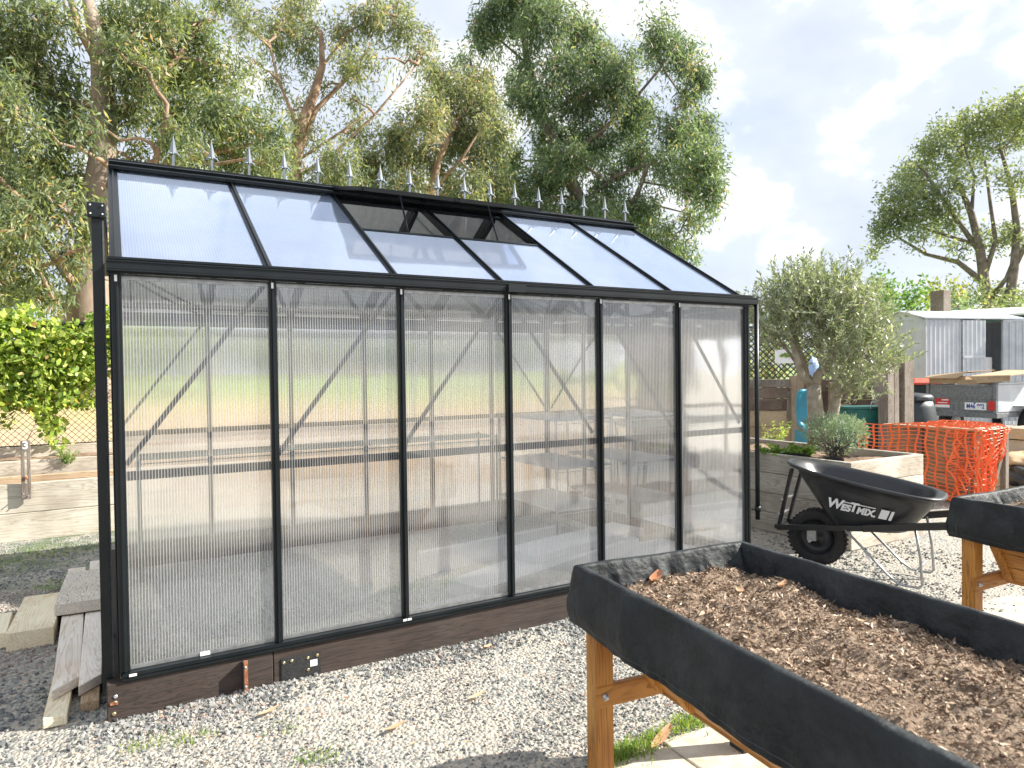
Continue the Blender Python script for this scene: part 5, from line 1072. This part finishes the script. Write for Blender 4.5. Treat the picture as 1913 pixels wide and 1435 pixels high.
MB().box(X0-.06,Y0-.06,Hm,X0+.06,Y0+.93,Hm+.022).build('cap_board',M['tanwy'],mb_,.003)
MB().box(X0+.062,Y0-.06,Hm,X0+.64,Y0+.05,Hm+.022).build('cap_board',M['olivew'],mb_,.003)
# orange mesh: draped net as strands
def net(name,label,fn,nu,nv_,cond=lambda u,v:True,w=.010,t=.0022):
    th=thing(name,label,'safety mesh',tuple(fn(.5,.5))); b=MB()
    def strand(pts,w,t):
        pts=[Vector(p) for p in pts]
        for i in range(len(pts)-1):
            if (pts[i+1]-pts[i]).length>1e-5: b.bar(pts[i],pts[i+1],w,t,(-.7,-.45,.55))
    S=3
    for i in range(nu+1):
        run=[]
        for j in range(nv_*S+1):
            u,v=i/nu,j/(nv_*S)
            if cond(u,v): run.append(fn(u,v))
            else:
                if len(run)>1: strand(run,w,t)
                run=[]
        if len(run)>1: strand(run,w,t)
    for j in range(nv_+1):
        run=[]
        for i in range(nu*2+1):
            u,v=i/(nu*2),j/nv_
            if cond(u,v): run.append(fn(u,v))
            else:
                if len(run)>1: strand(run,w*.5,t)
                run=[]
        if len(run)>1: strand(run,w*.5,t)
    o=b.build('netting',M['mesh'],th); return th
def nf1(u,v): # hangs in front of the left long face
    y=Y0+1.22-u*1.28; k=.012*math.sin(u*31+v*9)+.01*noise.noise(Vector((u*6,v*6,0)))
    return Vector((X0-.075-k-.03*v*math.sin(u*5),y+.012*math.sin(v*14+u*6),Hm+.03-v*.74-.02*math.sin(u*9)))
net('barrier_mesh','flat orange barrier mesh hanging down the left face of the timber bed',nf1,13,18,w=.021)
def nf2(u,v): # bunched part thrown over the corner and end
    x=X0-.04+u*.60; s=.05*noise.noise(Vector((u*5,v*5,4)))
    if v<.34: 
        k=v/.34; return Vector((x+.05*math.sin(v*9),Y0+.62*(1-k)-.07*k+s,Hm+.03+.02*math.sin(u*14+v*11)+s*.2))
    k=(v-.34)/.66; dl=.72-.62*max(0,u-.15)*1.0
    return Vector((x-.18*k*u+.03*math.sin(k*9+u*15),Y0-.085-.03*math.sin(u*17)*k+s*.6,Hm+.02-k*dl))
net('barrier_mesh','crumpled orange mesh bunched over the lit corner of the timber bed',nf2,13,20,w=.015)
def nf3(u,v):
    a=u*5+v*3; return Vector((X0-.10+.16*u+.04*math.sin(a*3),Y0+.15-.28*u+.04*math.cos(a*4),Hm+.0-v*.72+.05*noise.noise(Vector((u*7,v*7,8)))))
net('barrier_mesh','tight red-orange fold of mesh gathered at the near corner of the timber bed',nf3,11,22,w=.016)
def nf4(u,v): return Vector((X0-.14-.16*v+.03*math.sin(u*12),Y0+.62-u*.75,.05+.05*abs(math.sin(u*9+v*4))))
net('barrier_mesh','loose end of orange mesh lying on the ground behind the wheelbarrow handle',nf4,8,4)
# stuff right of it
for i,(z,l) in enumerate(((.02,'lowest pale plank in the stack at the right edge'),(.16,'second pale plank in the stack at the right edge'),(.30,'third pale plank in the stack at the right edge'),(.44,'fourth pale plank in the stack at the right edge'),(.58,'top sun-bleached plank in the stack at the right edge'))):
    board('plank',10.02+.05*(i%2),.72-.05*(i%3),z,2.2,.30,.125,R(2-i*1.3),l,'planks stacked at the right edge','olivew' if i%2 else 'tanw',cat='plank')
b=MB(); c=Vector((8.25,-.35,.16))
for i in range(14):
    for j in range(10): pass
def lump(name,label,cat,c,rx,ry,rz,mat,seed=0,amp=.25,parent=None):
    b=MB(); n,m=22,14; vs=[]
    for j in range(m+1):
        th=math.pi*j/m
        for i in range(n):
            ph=2*math.pi*i/n; d=Vector((math.sin(th)*math.cos(ph),math.sin(th)*math.sin(ph),math.cos(th))); k=1+amp*noise.noise(d*2+Vector((seed,0,0)))+amp*.5*noise.noise(d*5+Vector((seed,3,0)))
            vs.append((c[0]+d.x*rx*k,c[1]+d.y*ry*k,max(0,c[2]+d.z*rz*k)))
    b.add(vs,[(j*n+i,j*n+(i+1)%n,(j+1)*n+(i+1)%n,(j+1)*n+i) for j in range(m) for i in range(n)],True); o=b.build(name,mat,None); return tag(o,label,cat)
lump('plastic_bag','crumpled shiny black plastic bag at the foot of the plank stack','bag',(8.62,.50,.20),.22,.2,.12,M['tray'],2,.5)
lump('soil_bag','orange and cream soil bag slumped against the planks at the right edge','bag',(8.85,.62,.36),.34,.2,.10,M['cardboard'],5,.3)
# ------------------------------------------------------------------ retaining wall of old sleepers, posts, tubs
rw=thing('sleeper_wall','patchwork retaining wall of old dark and tan sleepers between grey posts','wall',tuple(at(1500,830,10.6)))
WA,WB=at(1380,712,10.4),at(1660,712,10.9); WA.z=WB.z=0; dW=(WB-WA).normalized(); nW=Vector((-dW.y,dW.x,0)); lw=(WB-WA).length
if nW.dot(Vector((-1,-1,0)))<0: nW=-nW
def wallbox(u0,u1,z0,z1,mat,o=0,name='sleeper',th=.08):
    a=WA+dW*u0;c=WA+dW*u1; return MB().prism([(*(a+nW*o)[:2],z0),(*(c+nW*o)[:2],z0),(*(c+nW*o)[:2],z1),(*(a+nW*o)[:2],z1)],-nW*th).build(name,mat,rw,.006)
def uof(px,D=10.6):
    # distance along the wall where a viewing direction crosses it
    d=at(px,700,1)-Vector(CAM); o=Vector((CAM[0],CAM[1],0)); den=d.x*dW.y-d.y*dW.x; t=((WA-o).x*dW.y-(WA-o).y*dW.x)/den; p=Vector((o.x+d.x*t,o.y+d.y*t,0)); return (p-WA).dot(dW)
for a,c,z0,z1,m in [(1380,1478,.60,.82,'tanw'),(1380,1478,.36,.595,'tanw'),(1380,1478,.0,.355,'tanw'),(1380,1478,1.155,1.27,'greywz'),(1380,1478,1.00,1.15,'darkrough'),(1380,1478,.825,.995,'darkrough'),(1480,1560,1.1,1.26,'darkrough'),(1480,1560,.8,1.095,'darkrough'),(1480,1560,0,.795,'darkrough'),(1562,1660,1.16,1.26,'greywz'),(1562,1660,.98,1.155,'darkrough'),(1562,1660,.7,.975,'darkrough'),(1562,1660,0,.695,'greywz')]:
    wallbox(uof(a)+.01,uof(c)-.01,z0,z1,M[m])
for px,z,m,w in [(1487,1.32,'tanwz',.16),(1555,1.22,'tanwz',.12),(1575,.92,'tanwz',.15),(1637,1.28,'greywz',.12)]: 
    u=uof(px); wallbox(u-w/2,u+w/2,0,z,M[m],.085,'post',.085)
u=uof(1440);wallbox(u-.35,u+.15,.84,.96,M['darkrough'],.02,'patch',.02); u=uof(1476); wallbox(u-.05,u+.03,.6,1.1,M['greywz'],.03,'patch',.03)
bk2=at(1560,700,12)
for px,z,D,w,m,lb in [(1655,1.42,9.7,.13,'greywz','shorter grey post beside the white-edged one, left of the compost bin'),(1668,1.46,9.8,.10,'greywz','grey post with a pale sunlit edge left of the compost bin'),(1684,1.52,10.0,.20,'greywz','widest weathered post with a split top by the compost bin')]:
    p=at(px,700,D); b=MB(); b.box(p.x-w/2,p.y-w/2,0,p.x+w/2,p.y+w/2,z); b.add([(p.x-w/2,p.y-w/2,z),(p.x+w/2,p.y-w/2,z),(p.x+w/2,p.y+w/2,z),(p.x-w/2,p.y+w/2,z),(p.x-w*.2,p.y,z+.05)],[(0,1,4),(1,2,4),(2,3,4),(3,0,4)]); tag(b.build('timber_post',M[m],None,.006),lb,'post','old timber posts by the compost bin')
p=at(1757,600,24); tag(MB().box(p.x-.19,p.y-.19,.0,p.x+.19,p.y+.19,3.62).build('timber_post',M['greywz'],None,.01),'square grey timber post standing up behind the tin shed roof','post')
# dark fence above the wall
FA,FB=at(1385,650,12.4),at(1640,650,13.0)
chainlink('chain_link_fence','dark mesh fence with shade cloth behind the olive tree',(FA.x,FA.y,0),(FB.x,FB.y,0),.9,2.12,s=.085,r=.011,posts=(1.6,))
# shade cloth sits just behind the wires
sgn=thing('fence_sign','white fence sign with a green leaf picture, seen left of the olive trunk','sign',tuple(at(1468,665,12.2)))
q=at(1468,666,12.2); b=MB(); sd=(FB-FA); sd.z=0; sd.normalize(); a=q-sd*.17;c=q+sd*.17; b.prism([a+Vector((0,0,-.11)),c+Vector((0,0,-.11)),c+Vector((0,0,.11)),a+Vector((0,0,.11))],Vector((-sd.y,sd.x,0))*.01); b.build('panel',M['white'],sgn)
b=MB(); nn=Vector((-sd.y,sd.x,0)); nn=-nn if nn.dot(q-Vector(CAM))>0 else nn
for k in range(7):
    a=q+sd*random.uniform(-.11,.08)+nn*.012+Vector((0,0,random.uniform(-.05,.03))); b.add([a,a+sd*.05+Vector((0,0,-.02)),a+sd*.1+Vector((0,0,.03)),a+sd*.04+Vector((0,0,.04))],[(0,1,2,3)])
b.build('leaf_print',M['weed'],sgn,tint=[.6]*7)
q=at(1520,690,11.6); lumpb=lump('blue_sack','pale blue plastic sack hanging behind the fork of the olive trunk','sack',(q.x,q.y,q.z-.02),.10,.06,.20,noisy('blue_sheet',(.25,.42,.70),(.45,.60,.85),3,.4,.1),9,.2)
# teal chair/seat
tl=thing('toy_seat','teal plastic child seat with a handle hole, before the sleeper wall','toy',(*at(1520,800,9.5)[:2],.0))
q=at(1508,800,9.5); right=Vector((cr[0],cr[1],0)).normalized(); fw=Vector((-f_[0],-f_[1],0)).normalized()
def tp(a,d,z): return Vector((q.x,q.y,0))+right*a+fw*d+Vector((0,0,z))
b=MB(); path=[(-.0,1.16,.10),(-.0,1.13,.145),(.0,1.05,.16),(.0,.92,.16),(.02,.80,.165),(.08,.71,.17),(.20,.65,.17),(.36,.61,.17),(.50,.62,.17),(.60,.66,.15)]
vs=[];m=9
for d,z,hw in path:
    for i in range(m):
        s=(i/(m-1)-.5)*2; cv=.05*s*s
        vs.append(tp(s*hw,d*.9+cv,z+(.03*s*s if d>.1 else 0)))
b.add(vs,[(j*m+i,j*m+i+1,(j+1)*m+i+1,(j+1)*m+i) for j in range(len(path)-1) for i in range(m-1)],True)
o=b.build('seat_shell',M['teal'],tl); s_=o.modifiers.new('solid','SOLIDIFY'); s_.thickness=.03
MB().lathe([(.0,0),(.05,0),(.06,.004),(.0,.004)],(0,0,0),'z',20)
b=MB(); vs=[tp(.055*math.cos(t),-.0+.02,1.09+.026*math.sin(t)) for t in [2*math.pi*k/20 for k in range(20)]]; b.add(vs,[tuple(range(20))]); b.build('handle_hole',M['cardboard'],tl)
for s in(-1,1): MB().prism([tp(s*.15,.02,.0),tp(s*.15,.55,.0),tp(s*.15,.50,.62),tp(s*.15,.03,.66)],right*.02*s).build('side_foot',M['teal'],tl)
# green tub
q=at(1608,800,9.9)
tu=thing('plastic_tub','green plastic storage tub with a clip handle standing on edge near the posts','tub',(q.x,q.y,.42))
def tq(a,d,z): return Vector((q.x,q.y,0))+right*a+fw*d+Vector((0,0,z))
b=MB(); b.add([tq(-.20,.15,.42),tq(.20,.15,.42),tq(.20,-.15,.42),tq(-.20,-.15,.42),tq(-.225,.18,.90),tq(.225,.18,.90),tq(.225,-.18,.90),tq(-.225,-.18,.90)],[(0,3,2,1),(4,5,6,7),(0,1,5,4),(1,2,6,5),(2,3,7,6),(3,0,4,7)]); b.build('body',M['tub'],tu,.012)
b=MB(); b.add([tq(-.24,.19,.90),tq(.24,.19,.90),tq(.24,-.19,.90),tq(-.24,-.19,.90),tq(-.24,.19,.93),tq(.24,.19,.93),tq(.24,-.19,.93),tq(-.24,-.19,.93)],[(0,3,2,1),(4,5,6,7),(0,1,5,4),(1,2,6,5),(2,3,7,6),(3,0,4,7)]); b.build('rim',M['tub'],tu,.005)
MB().tube([tq(.02,.2,.90),tq(.03,.21,.99),tq(.14,.21,.99),tq(.15,.2,.90)],.008,6).build('clip_handle',M['wire'],tu); MB().bar(tq(.16,.185,.44),tq(.175,.205,.9),.03,.02).build('rib',M['tub'],tu)
q2=Vector((q.x,q.y,0)); tag(MB().box(q.x-.3,q.y-.3,0,q.x+.3,q.y+.3,.415).build('timber_block',M['darkrough'],None,.01),'dark timber block under the green tub','timber')
# compost bin
q=at(1700,800,13.4); cb=thing('compost_bin','squat dark green plastic compost bin with a flat lid, left of the trailer','bin',(q.x,q.y,0))
MB().lathe([(.0,0),(.42,0),(.425,.1),(.41,.5),(.37,.75),(.33,.86),(0,.87)],(q.x,q.y,0),'z',10).build('body',M['bin'],cb)
MB().lathe([(.34,.86),(.35,.88),(.35,.92),(.31,.96),(.1,.985),(0,.985)],(q.x,q.y,0),'z',10).build('lid',M['bin'],cb)
MB().bar(Vector((q.x,q.y,.90))+fw*.35-right*.09,Vector((q.x,q.y,.90))+fw*.35+right*.09,.02,.04).build('latch',M['stitch'],cb)
# wheelie bin
q=at(1716,760,17.5); wbn=thing('wheelie_bin','dark green wheelie bin with a bright red lid behind the compost bin','bin',(q.x,q.y,0))
def bq(a,d,z): return Vector((q.x,q.y,0))+right*a+fw*d+Vector((0,0,z))
def taper(mb,w0,d0,z0,w1,d1,z1):
    mb.add([bq(-w0,d0,z0),bq(w0,d0,z0),bq(w0,-d0,z0),bq(-w0,-d0,z0),bq(-w1,d1,z1),bq(w1,d1,z1),bq(w1,-d1,z1),bq(-w1,-d1,z1)],[(0,3,2,1),(4,5,6,7),(0,1,5,4),(1,2,6,5),(2,3,7,6),(3,0,4,7)]); return mb
taper(MB(),.22,.25,.05,.29,.34,1.02).build('body',M['bin'],wbn,.02); taper(taper(MB(),.31,.37,1.03,.31,.37,1.08),.30,.35,1.081,.22,.24,1.16).build('lid',M['binlid'],wbn,.01)
for s in(-1,1): MB().tube([bq(s*.24,-.3,.1),bq(s*.27,-.3,.1)],.1,14).build('wheel',M['rubber'],wbn)
MB().add([bq(.06,.345,.5),bq(.27,.345,.5),bq(.275,.352,.8),bq(.06,.352,.8)],[(0,1,2,3)]).build('notice_sheet',M['white'],wbn)
# ------------------------------------------------------------------ trailer
TX,TY0,TY1=13.3,3.0,4.20
tl2=thing('box_trailer','dark grey box trailer with a number plate, loaded with cardboard','trailer',(TX+1,(TY0+TY1)/2,0))
def tb_(x0,y0,z0,x1,y1,z1,name,mat,bev=.006): return MB().box(x0,y0,z0,x1,y1,z1).build(name,M[mat],tl2,bev)
tg=tb_(TX,TY0+.06,.60,TX+.03,TY1-.06,1.08,'tailgate','zincd'); MB().box(TX-.012,TY0+.08,.83,TX-.001,TY1-.08,.85).build('ridge',M['zincd'],tg); MB().box(TX-.012,TY0+.08,1.05,TX-.001,TY1-.08,1.078).build('ridge',M['zincd'],tg)
for y in(TY0,TY1-.05): tb_(TX-.02,y,.52,TX+.05,y+.05,1.10,'corner_post','zincd')
tb_(TX+.05,TY0,.60,TX+2.1,TY0+.03,1.08,'side_panel','zinc'); tb_(TX+.05,TY1-.03,.60,TX+2.1,TY1,1.08,'side_panel','zincd'); tb_(TX+2.07,TY0+.04,.60,TX+2.1,TY1-.04,1.08,'front_panel','zincd')  # sunward side in paler zinc: sunlight put into its colour
tb_(TX-.03,TY0-.02,.50,TX+2.1,TY1+.02,.585,'chassis','zincd'); tb_(TX+.05,TY0-.012,1.085,TX+2.1,TY0+.045,1.12,'side_rail','zinc')
for y in(TY0-.17,TY1+.0):
    w_=MB().lathe([(0,0),(.30,.0),(.32,.03),(.32,.14),(.30,.17),(0,.17)],(TX+1.0,y,.32),'y',28).build('wheel',M['rubber'],tl2); MB().lathe([(0,-.003),(.17,-.003),(.18,.01)],(TX+1.0,y,.32),'y',24).build('rim',M['zinc'],w_)
    tb_(TX+.55,y-.03,.68,TX+1.45,y+.19,.70,'mudguard','zincd')
for y,n in((TY0+.02,0),(TY1-.12,1)): tb_(TX-.035,y,.64,TX-.021,y+.10,.80,'tail_light','red')
st=MB().box(TX-.006,TY1-.42,.66,TX-.001,TY1-.16,.84).build('sticker',M['red'],tg); MB().box(TX-.009,TY1-.42,.66,TX-.0065,TY1-.16,.71).box(TX-.009,TY1-.40,.79,TX-.0065,TY1-.28,.81).box(TX-.009,TY1-.38,.74,TX-.0065,TY1-.2,.755).build('sticker_text',M['white'],st)
npt=MB().box(TX-.012,TY0+.16,.635,TX-.004,TY0+.52,.765).build('number_plate',M['white'],tg,.003)
text('M46 992',.115,M['blue'],npt,Matrix.Translation(Vector((TX-.0135,TY0+.34,.697))-WO[tl2.name])@Matrix.Rotation(R(-90),4,'Z')@Matrix.Rotation(R(90),4,'X'),sx=.72,bold=.003)
MB().prism([(TX-.0135,TY0+.375,.764),(TX-.0135,TY0+.325,.764),(TX-.0135,TY0+.35,.735)],(.001,0,0)).build('crest_triangle',M['blue'],npt)
def cardboard_box(name,label,pts,h):
    b=MB(); b.prism(pts,(0,0,h)); return tag(b.build(name,M['cardboard'],None,.004),label,'cardboard','cardboard on the trailer')
t=thing('cardboard_box','open flattened cardboard box with a raised flap on the left of the trailer load','cardboard',(TX+.4,TY1-.3,1.1),'cardboard on the trailer')
MB().box(TX+.02,TY0+.52,1.10,TX+.95,TY1-.03,1.225).build('body',M['cardboard'],t,.006)
MB().prism([(TX-.10,TY1+.02,1.20),(TX-.08,TY0+.62,1.20),(TX+.06,TY0+.50,1.31),(TX+.04,TY1-.05,1.245)],(.012,0,.01)).build('raised_flap',M['cardboard'],t)
MB().prism([(TX+.06,TY1-.05,1.245),(TX+.07,TY0+.50,1.31),(TX+.98,TY0+.50,1.33),(TX+.98,TY1-.05,1.26)],(0,0,.012)).build('top_flap',M['cardboard'],t)
t=thing('cardboard_sheet','large tan cardboard sheet lying over the right half of the trailer load','cardboard',(TX+.8,TY0+.2,1.1),'cardboard on the trailer')
MB().prism([(TX-.02,TY0+.44,1.225),(TX-.02,TY0-.22,1.24),(TX+1.3,TY0-.30,1.31),(TX+1.3,TY0+.45,1.32)],(0,0,.014)).build('sheet',M['cardboard'],t)
MB().prism([(TX-.02,TY0+.30,1.11),(TX-.02,TY0-.22,1.15),(TX-.02,TY0-.22,1.238),(TX-.02,TY0+.44,1.223)],(.012,0,0)).build('edge',M['tanw'],t)
tag(MB().box(TX+.0,TY0+.30,1.085,TX+.5,TY0+.66,1.175).build('timber_block',M['tanw'],None,.004),'tan timber block on the tailgate under the cardboard','timber')
# ------------------------------------------------------------------ tin shed
C=at(1728,640,18.5); C.z=0; fd=Vector((.97,-.243,0)); sdv=Vector((.243,.97,0))
def lenfor(o,d,px):
    v=at(px,700,1)-Vector(CAM); den=v.x*d.y-v.y*d.x; oo=Vector((CAM[0],CAM[1],0))-o; 
    # solve o+d*s = cam+v*t
    s=(oo.x*v.y-oo.y*v.x)/(d.x*v.y-d.y*v.x); return s
LF=lenfor(C,fd,1908); LS=lenfor(C,sdv,1640)
LF=min(max(LF,1.5),6); LS=min(max(LS,1.2),4.5)
sh=thing('garden_shed','small grey corrugated tin shed with one door standing open','shed',(C.x,C.y,0))
zE=2.50
def corr(name,o,d,L0,L1,z0,z1,mat,per=.13,amp=.022,par=sh,n=None):
    n=n or int((L1-L0)/per*8); nm=Vector((d.y,-d.x,0)); vs=[]
    for i in range(n+1):
        u=L0+(L1-L0)*i/n; ph=(u/per)%1; a=amp*(1 if ph<.25 else (1-(ph-.25)/.12 if ph<.37 else (0 if ph<.85 else (ph-.85)/.15)))
        p=o+d*u+nm*a; vs+=[(p.x,p.y,z0),(p.x,p.y,z1)]
    b=MB(); b.add(vs,[(2*i,2*i+2,2*i+3,2*i+1) for i in range(n)]); return b.build(name,mat,par)
dO0,dO1=LF*.60,LF*.80
corr('front_wall',C,fd,0,LF*.36,0,zE,M['zinc']); 
nmf=Vector((fd.y,-fd.x,0))
dr_=corr('door',C+nmf*.03,fd,LF*.36,dO0,.1,zE-.02,M['zinc'])
MB().prism([C+nmf*.05+fd*(LF*.365)+Vector((0,0,z)) for z in(1.60,)]+[C+nmf*.05+fd*(dO0-.02)+Vector((0,0,1.60)),C+nmf*.05+fd*(dO0-.02)+Vector((0,0,1.66)),C+nmf*.05+fd*(LF*.365)+Vector((0,0,1.66))],nmf*.01).build('door_rail',M['zinc'],dr_)
corr('front_wall',C,fd,dO1,LF,0,zE,M['zinc'])
corr('side_wall',C,sdv,0,LS,0,zE,M['zinc'],.38,.02)
far=C+sdv*LS; corr('back_wall',far,fd,0,LF,0,zE,M['zinc'],.38,.02); corr('side_wall',C+fd*LF,sdv,0,LS,0,zE,M['zinc'],.38,.02)
# gable roof: ridge parallel to the front
mid=sdv*(LS/2); b=MB(); zr_=zE+.22
ov=.06
p=[C-fd*ov-sdv*ov,C+fd*(LF+ov)-sdv*ov,C+fd*(LF+ov)+mid,C-fd*ov+mid,far-fd*ov+sdv*ov,far+fd*(LF+ov)+sdv*ov]
z=[zE+.01,zE+.01,zr_,zr_,zE+.01,zE+.01]; p=[Vector((a.x,a.y,c)) for a,c in zip(p,z)]
b.prism([p[0],p[1],p[2],p[3]],(0,0,.03)); b.prism([p[3],p[2],p[5],p[4]],(0,0,.03)); b.build('roof',M['zinc'],sh)
b=MB(); b.prism([C+Vector((0,0,zE)),far+Vector((0,0,zE)),C+mid+Vector((0,0,zr_))],fd*.02); b.build('gable',M['zinc'],sh)
# open door leaf and what shows inside
hd=(fd*.75-sdv*.66).normalized(); O=C+fd*dO1; ol_=corr('open_door',O,hd,0,LF*.26,.1,zE-.02,M['zinc'])
for u in(0,LF*.26):
    a=O+hd*u; MB().bar(a+Vector((0,0,.1)),a+Vector((0,0,zE-.02)),.04,.04,(1,0,0)).build('door_frame',M['zinc'],ol_)
MB().bar(O+Vector((0,0,zE-.03)),O+hd*LF*.26+Vector((0,0,zE-.03)),.05,.04).build('door_frame',M['zinc'],ol_)
q=C+fd*(dO0+dO1)/2+sdv*.5
b=MB(); b.prism([C+fd*(dO0+.02)+sdv*.25,C+fd*(dO1-.02)+sdv*.25,C+fd*(dO1-.02)+sdv*.9,C+fd*(dO0+.02)+sdv*.9],(0,0,1.62)); tag(b.build('drawer_cabinet',M['white'],None,.01),'pale drawer cabinet just inside the open shed door','cabinet')
o_=C+fd*(dO0+dO1)/2+sdv*.55; lump('dark_tarp','dark bundle lying on the cabinet inside the shed','bundle',(o_.x,o_.y,1.75),.3,.22,.13,M['dark'],4,.4)
# green building behind
q0=at(1762,605,27);q0.z=0; gd=Vector((.42,-.907,0)); gs=Vector((.907,.42,0)); gb=thing('green_building','long green-walled building with a pale roof at the right edge','building',tuple(q0))
b=MB(); b.prism([q0,q0+gd*9,q0+gd*9+gs*5,q0+gs*5],(0,0,2.95)); b.build('wall',M['shedgreen'],gb)
b=MB(); a=q0-gd*.3-gs*.3; b.prism([a+Vector((0,0,2.96)),a+gd*9.6+Vector((0,0,2.96)),a+gd*9.6+gs*3+Vector((0,0,3.35)),a+gs*3+Vector((0,0,3.35))],(0,0,.06)); b.prism([a+gs*3+Vector((0,0,3.35)),a+gd*9.6+gs*3+Vector((0,0,3.35)),a+gd*9.6+gs*5.8+Vector((0,0,2.96)),a+gs*5.8+Vector((0,0,2.96))],(0,0,.06)); b.build('roof',M['roofgreen'],gb)
# ------------------------------------------------------------------ unseen pale roof added behind the camera for reflections in the panes
sv=thing('reflection_shelter','long open white-fasciaed roof, unseen, added behind the camera for reflections in the panels','building',(1,-14,0))
MB().box(-9,-14.2,3.1,12,-14,3.35).build('fascia',M['white'],sv); MB().box(-9,-19,3.36,12,-14,3.42).build('roof',M['zinc'],sv)
for x in(-8.8,-3.6,1.6,6.8,11.8): MB().box(x-.06,-14.16,0,x+.06,-14.04,3.09).build('post',M['zinc'],sv)
# ------------------------------------------------------------------ sky and sun
SUN=Vector((1,-.42,.76)).normalized(); el=math.asin(SUN.z); az=math.atan2(SUN.x,SUN.y)
w=bpy.data.worlds.new('World'); sc.world=w; w.use_nodes=True; nt=w.node_tree; nt.nodes.clear()
o=nt.nodes.new('ShaderNodeOutputWorld'); bg=nt.nodes.new('ShaderNodeBackground'); bg.inputs[1].default_value=.09
sky=nt.nodes.new('ShaderNodeTexSky'); sky.sky_type='NISHITA'; sky.sun_disc=False; sky.sun_elevation=el; sky.sun_rotation=az; sky.air_density=1.0; sky.dust_density=2.0; sky.ozone_density=1.0
bg2=nt.nodes.new('ShaderNodeBackground'); bg2.inputs[1].default_value=.56
tc=N(nt,'TexCoord'); 
def mp(s,l=(0,0,0)):
    m=N(nt,'Mapping'); m.inputs['Scale'].default_value=s; m.inputs['Location'].default_value=l; L(nt,tc.outputs['Generated'],m.inputs['Vector']); return m.outputs[0]
n1=N(nt,'TexNoise',Scale=2.6,Detail=9,Roughness=.55,Distortion=.2); L(nt,mp((1,1,2.2),(3.1,1.7,0)),n1.inputs['Vector'])
n2=N(nt,'TexNoise',Scale=5.5,Detail=8,Roughness=.5); L(nt,mp((1,1,1.7),(7.1,2.2,1)),n2.inputs['Vector'])
cover=ramp(nt,[(.30,(.6,.6,.6)),(.5,(.95,.95,.95)),(.7,(1,1,1))]); L(nt,n1.outputs['Fac'],cover.inputs[0])
shade=ramp(nt,[(.36,(.62,.68,.80)),(.50,(.70,.76,.86)),(.55,(.90,.92,.95)),(.64,(1.0,1.0,1.0))]); L(nt,n2.outputs['Fac'],shade.inputs[0])
L(nt,shade.outputs[0],bg2.inputs[0]); L(nt,sky.outputs[0],bg.inputs[0])
ms=N(nt,'MixShader'); L(nt,cover.outputs[0],ms.inputs[0]); L(nt,bg.outputs[0],ms.inputs[1]); L(nt,bg2.outputs[0],ms.inputs[2]); L(nt,ms.outputs[0],o.inputs[0])
sl=bpy.data.lights.new('sun','SUN'); sl.energy=5.0; sl.angle=R(.6); sl.color=(1,.95,.86); so=bpy.data.objects.new('sun',sl); col.objects.link(so); so.rotation_euler=(-SUN).to_track_quat('-Z','Y').to_euler(); so.location=(6,-5,8)
# ------------------------------------------------------------------ view
vs=sc.view_settings; vs.view_transform='Standard'; vs.look='None'; vs.exposure=1.18; vs.gamma=1; vs.use_curve_mapping=False
sc.render.engine='CYCLES'; cy=sc.cycles; cy.max_bounces=14; cy.diffuse_bounces=4; cy.glossy_bounces=3; cy.transmission_bounces=8; cy.transparent_max_bounces=28; cy.use_denoising=True; cy.sample_clamp_indirect=6
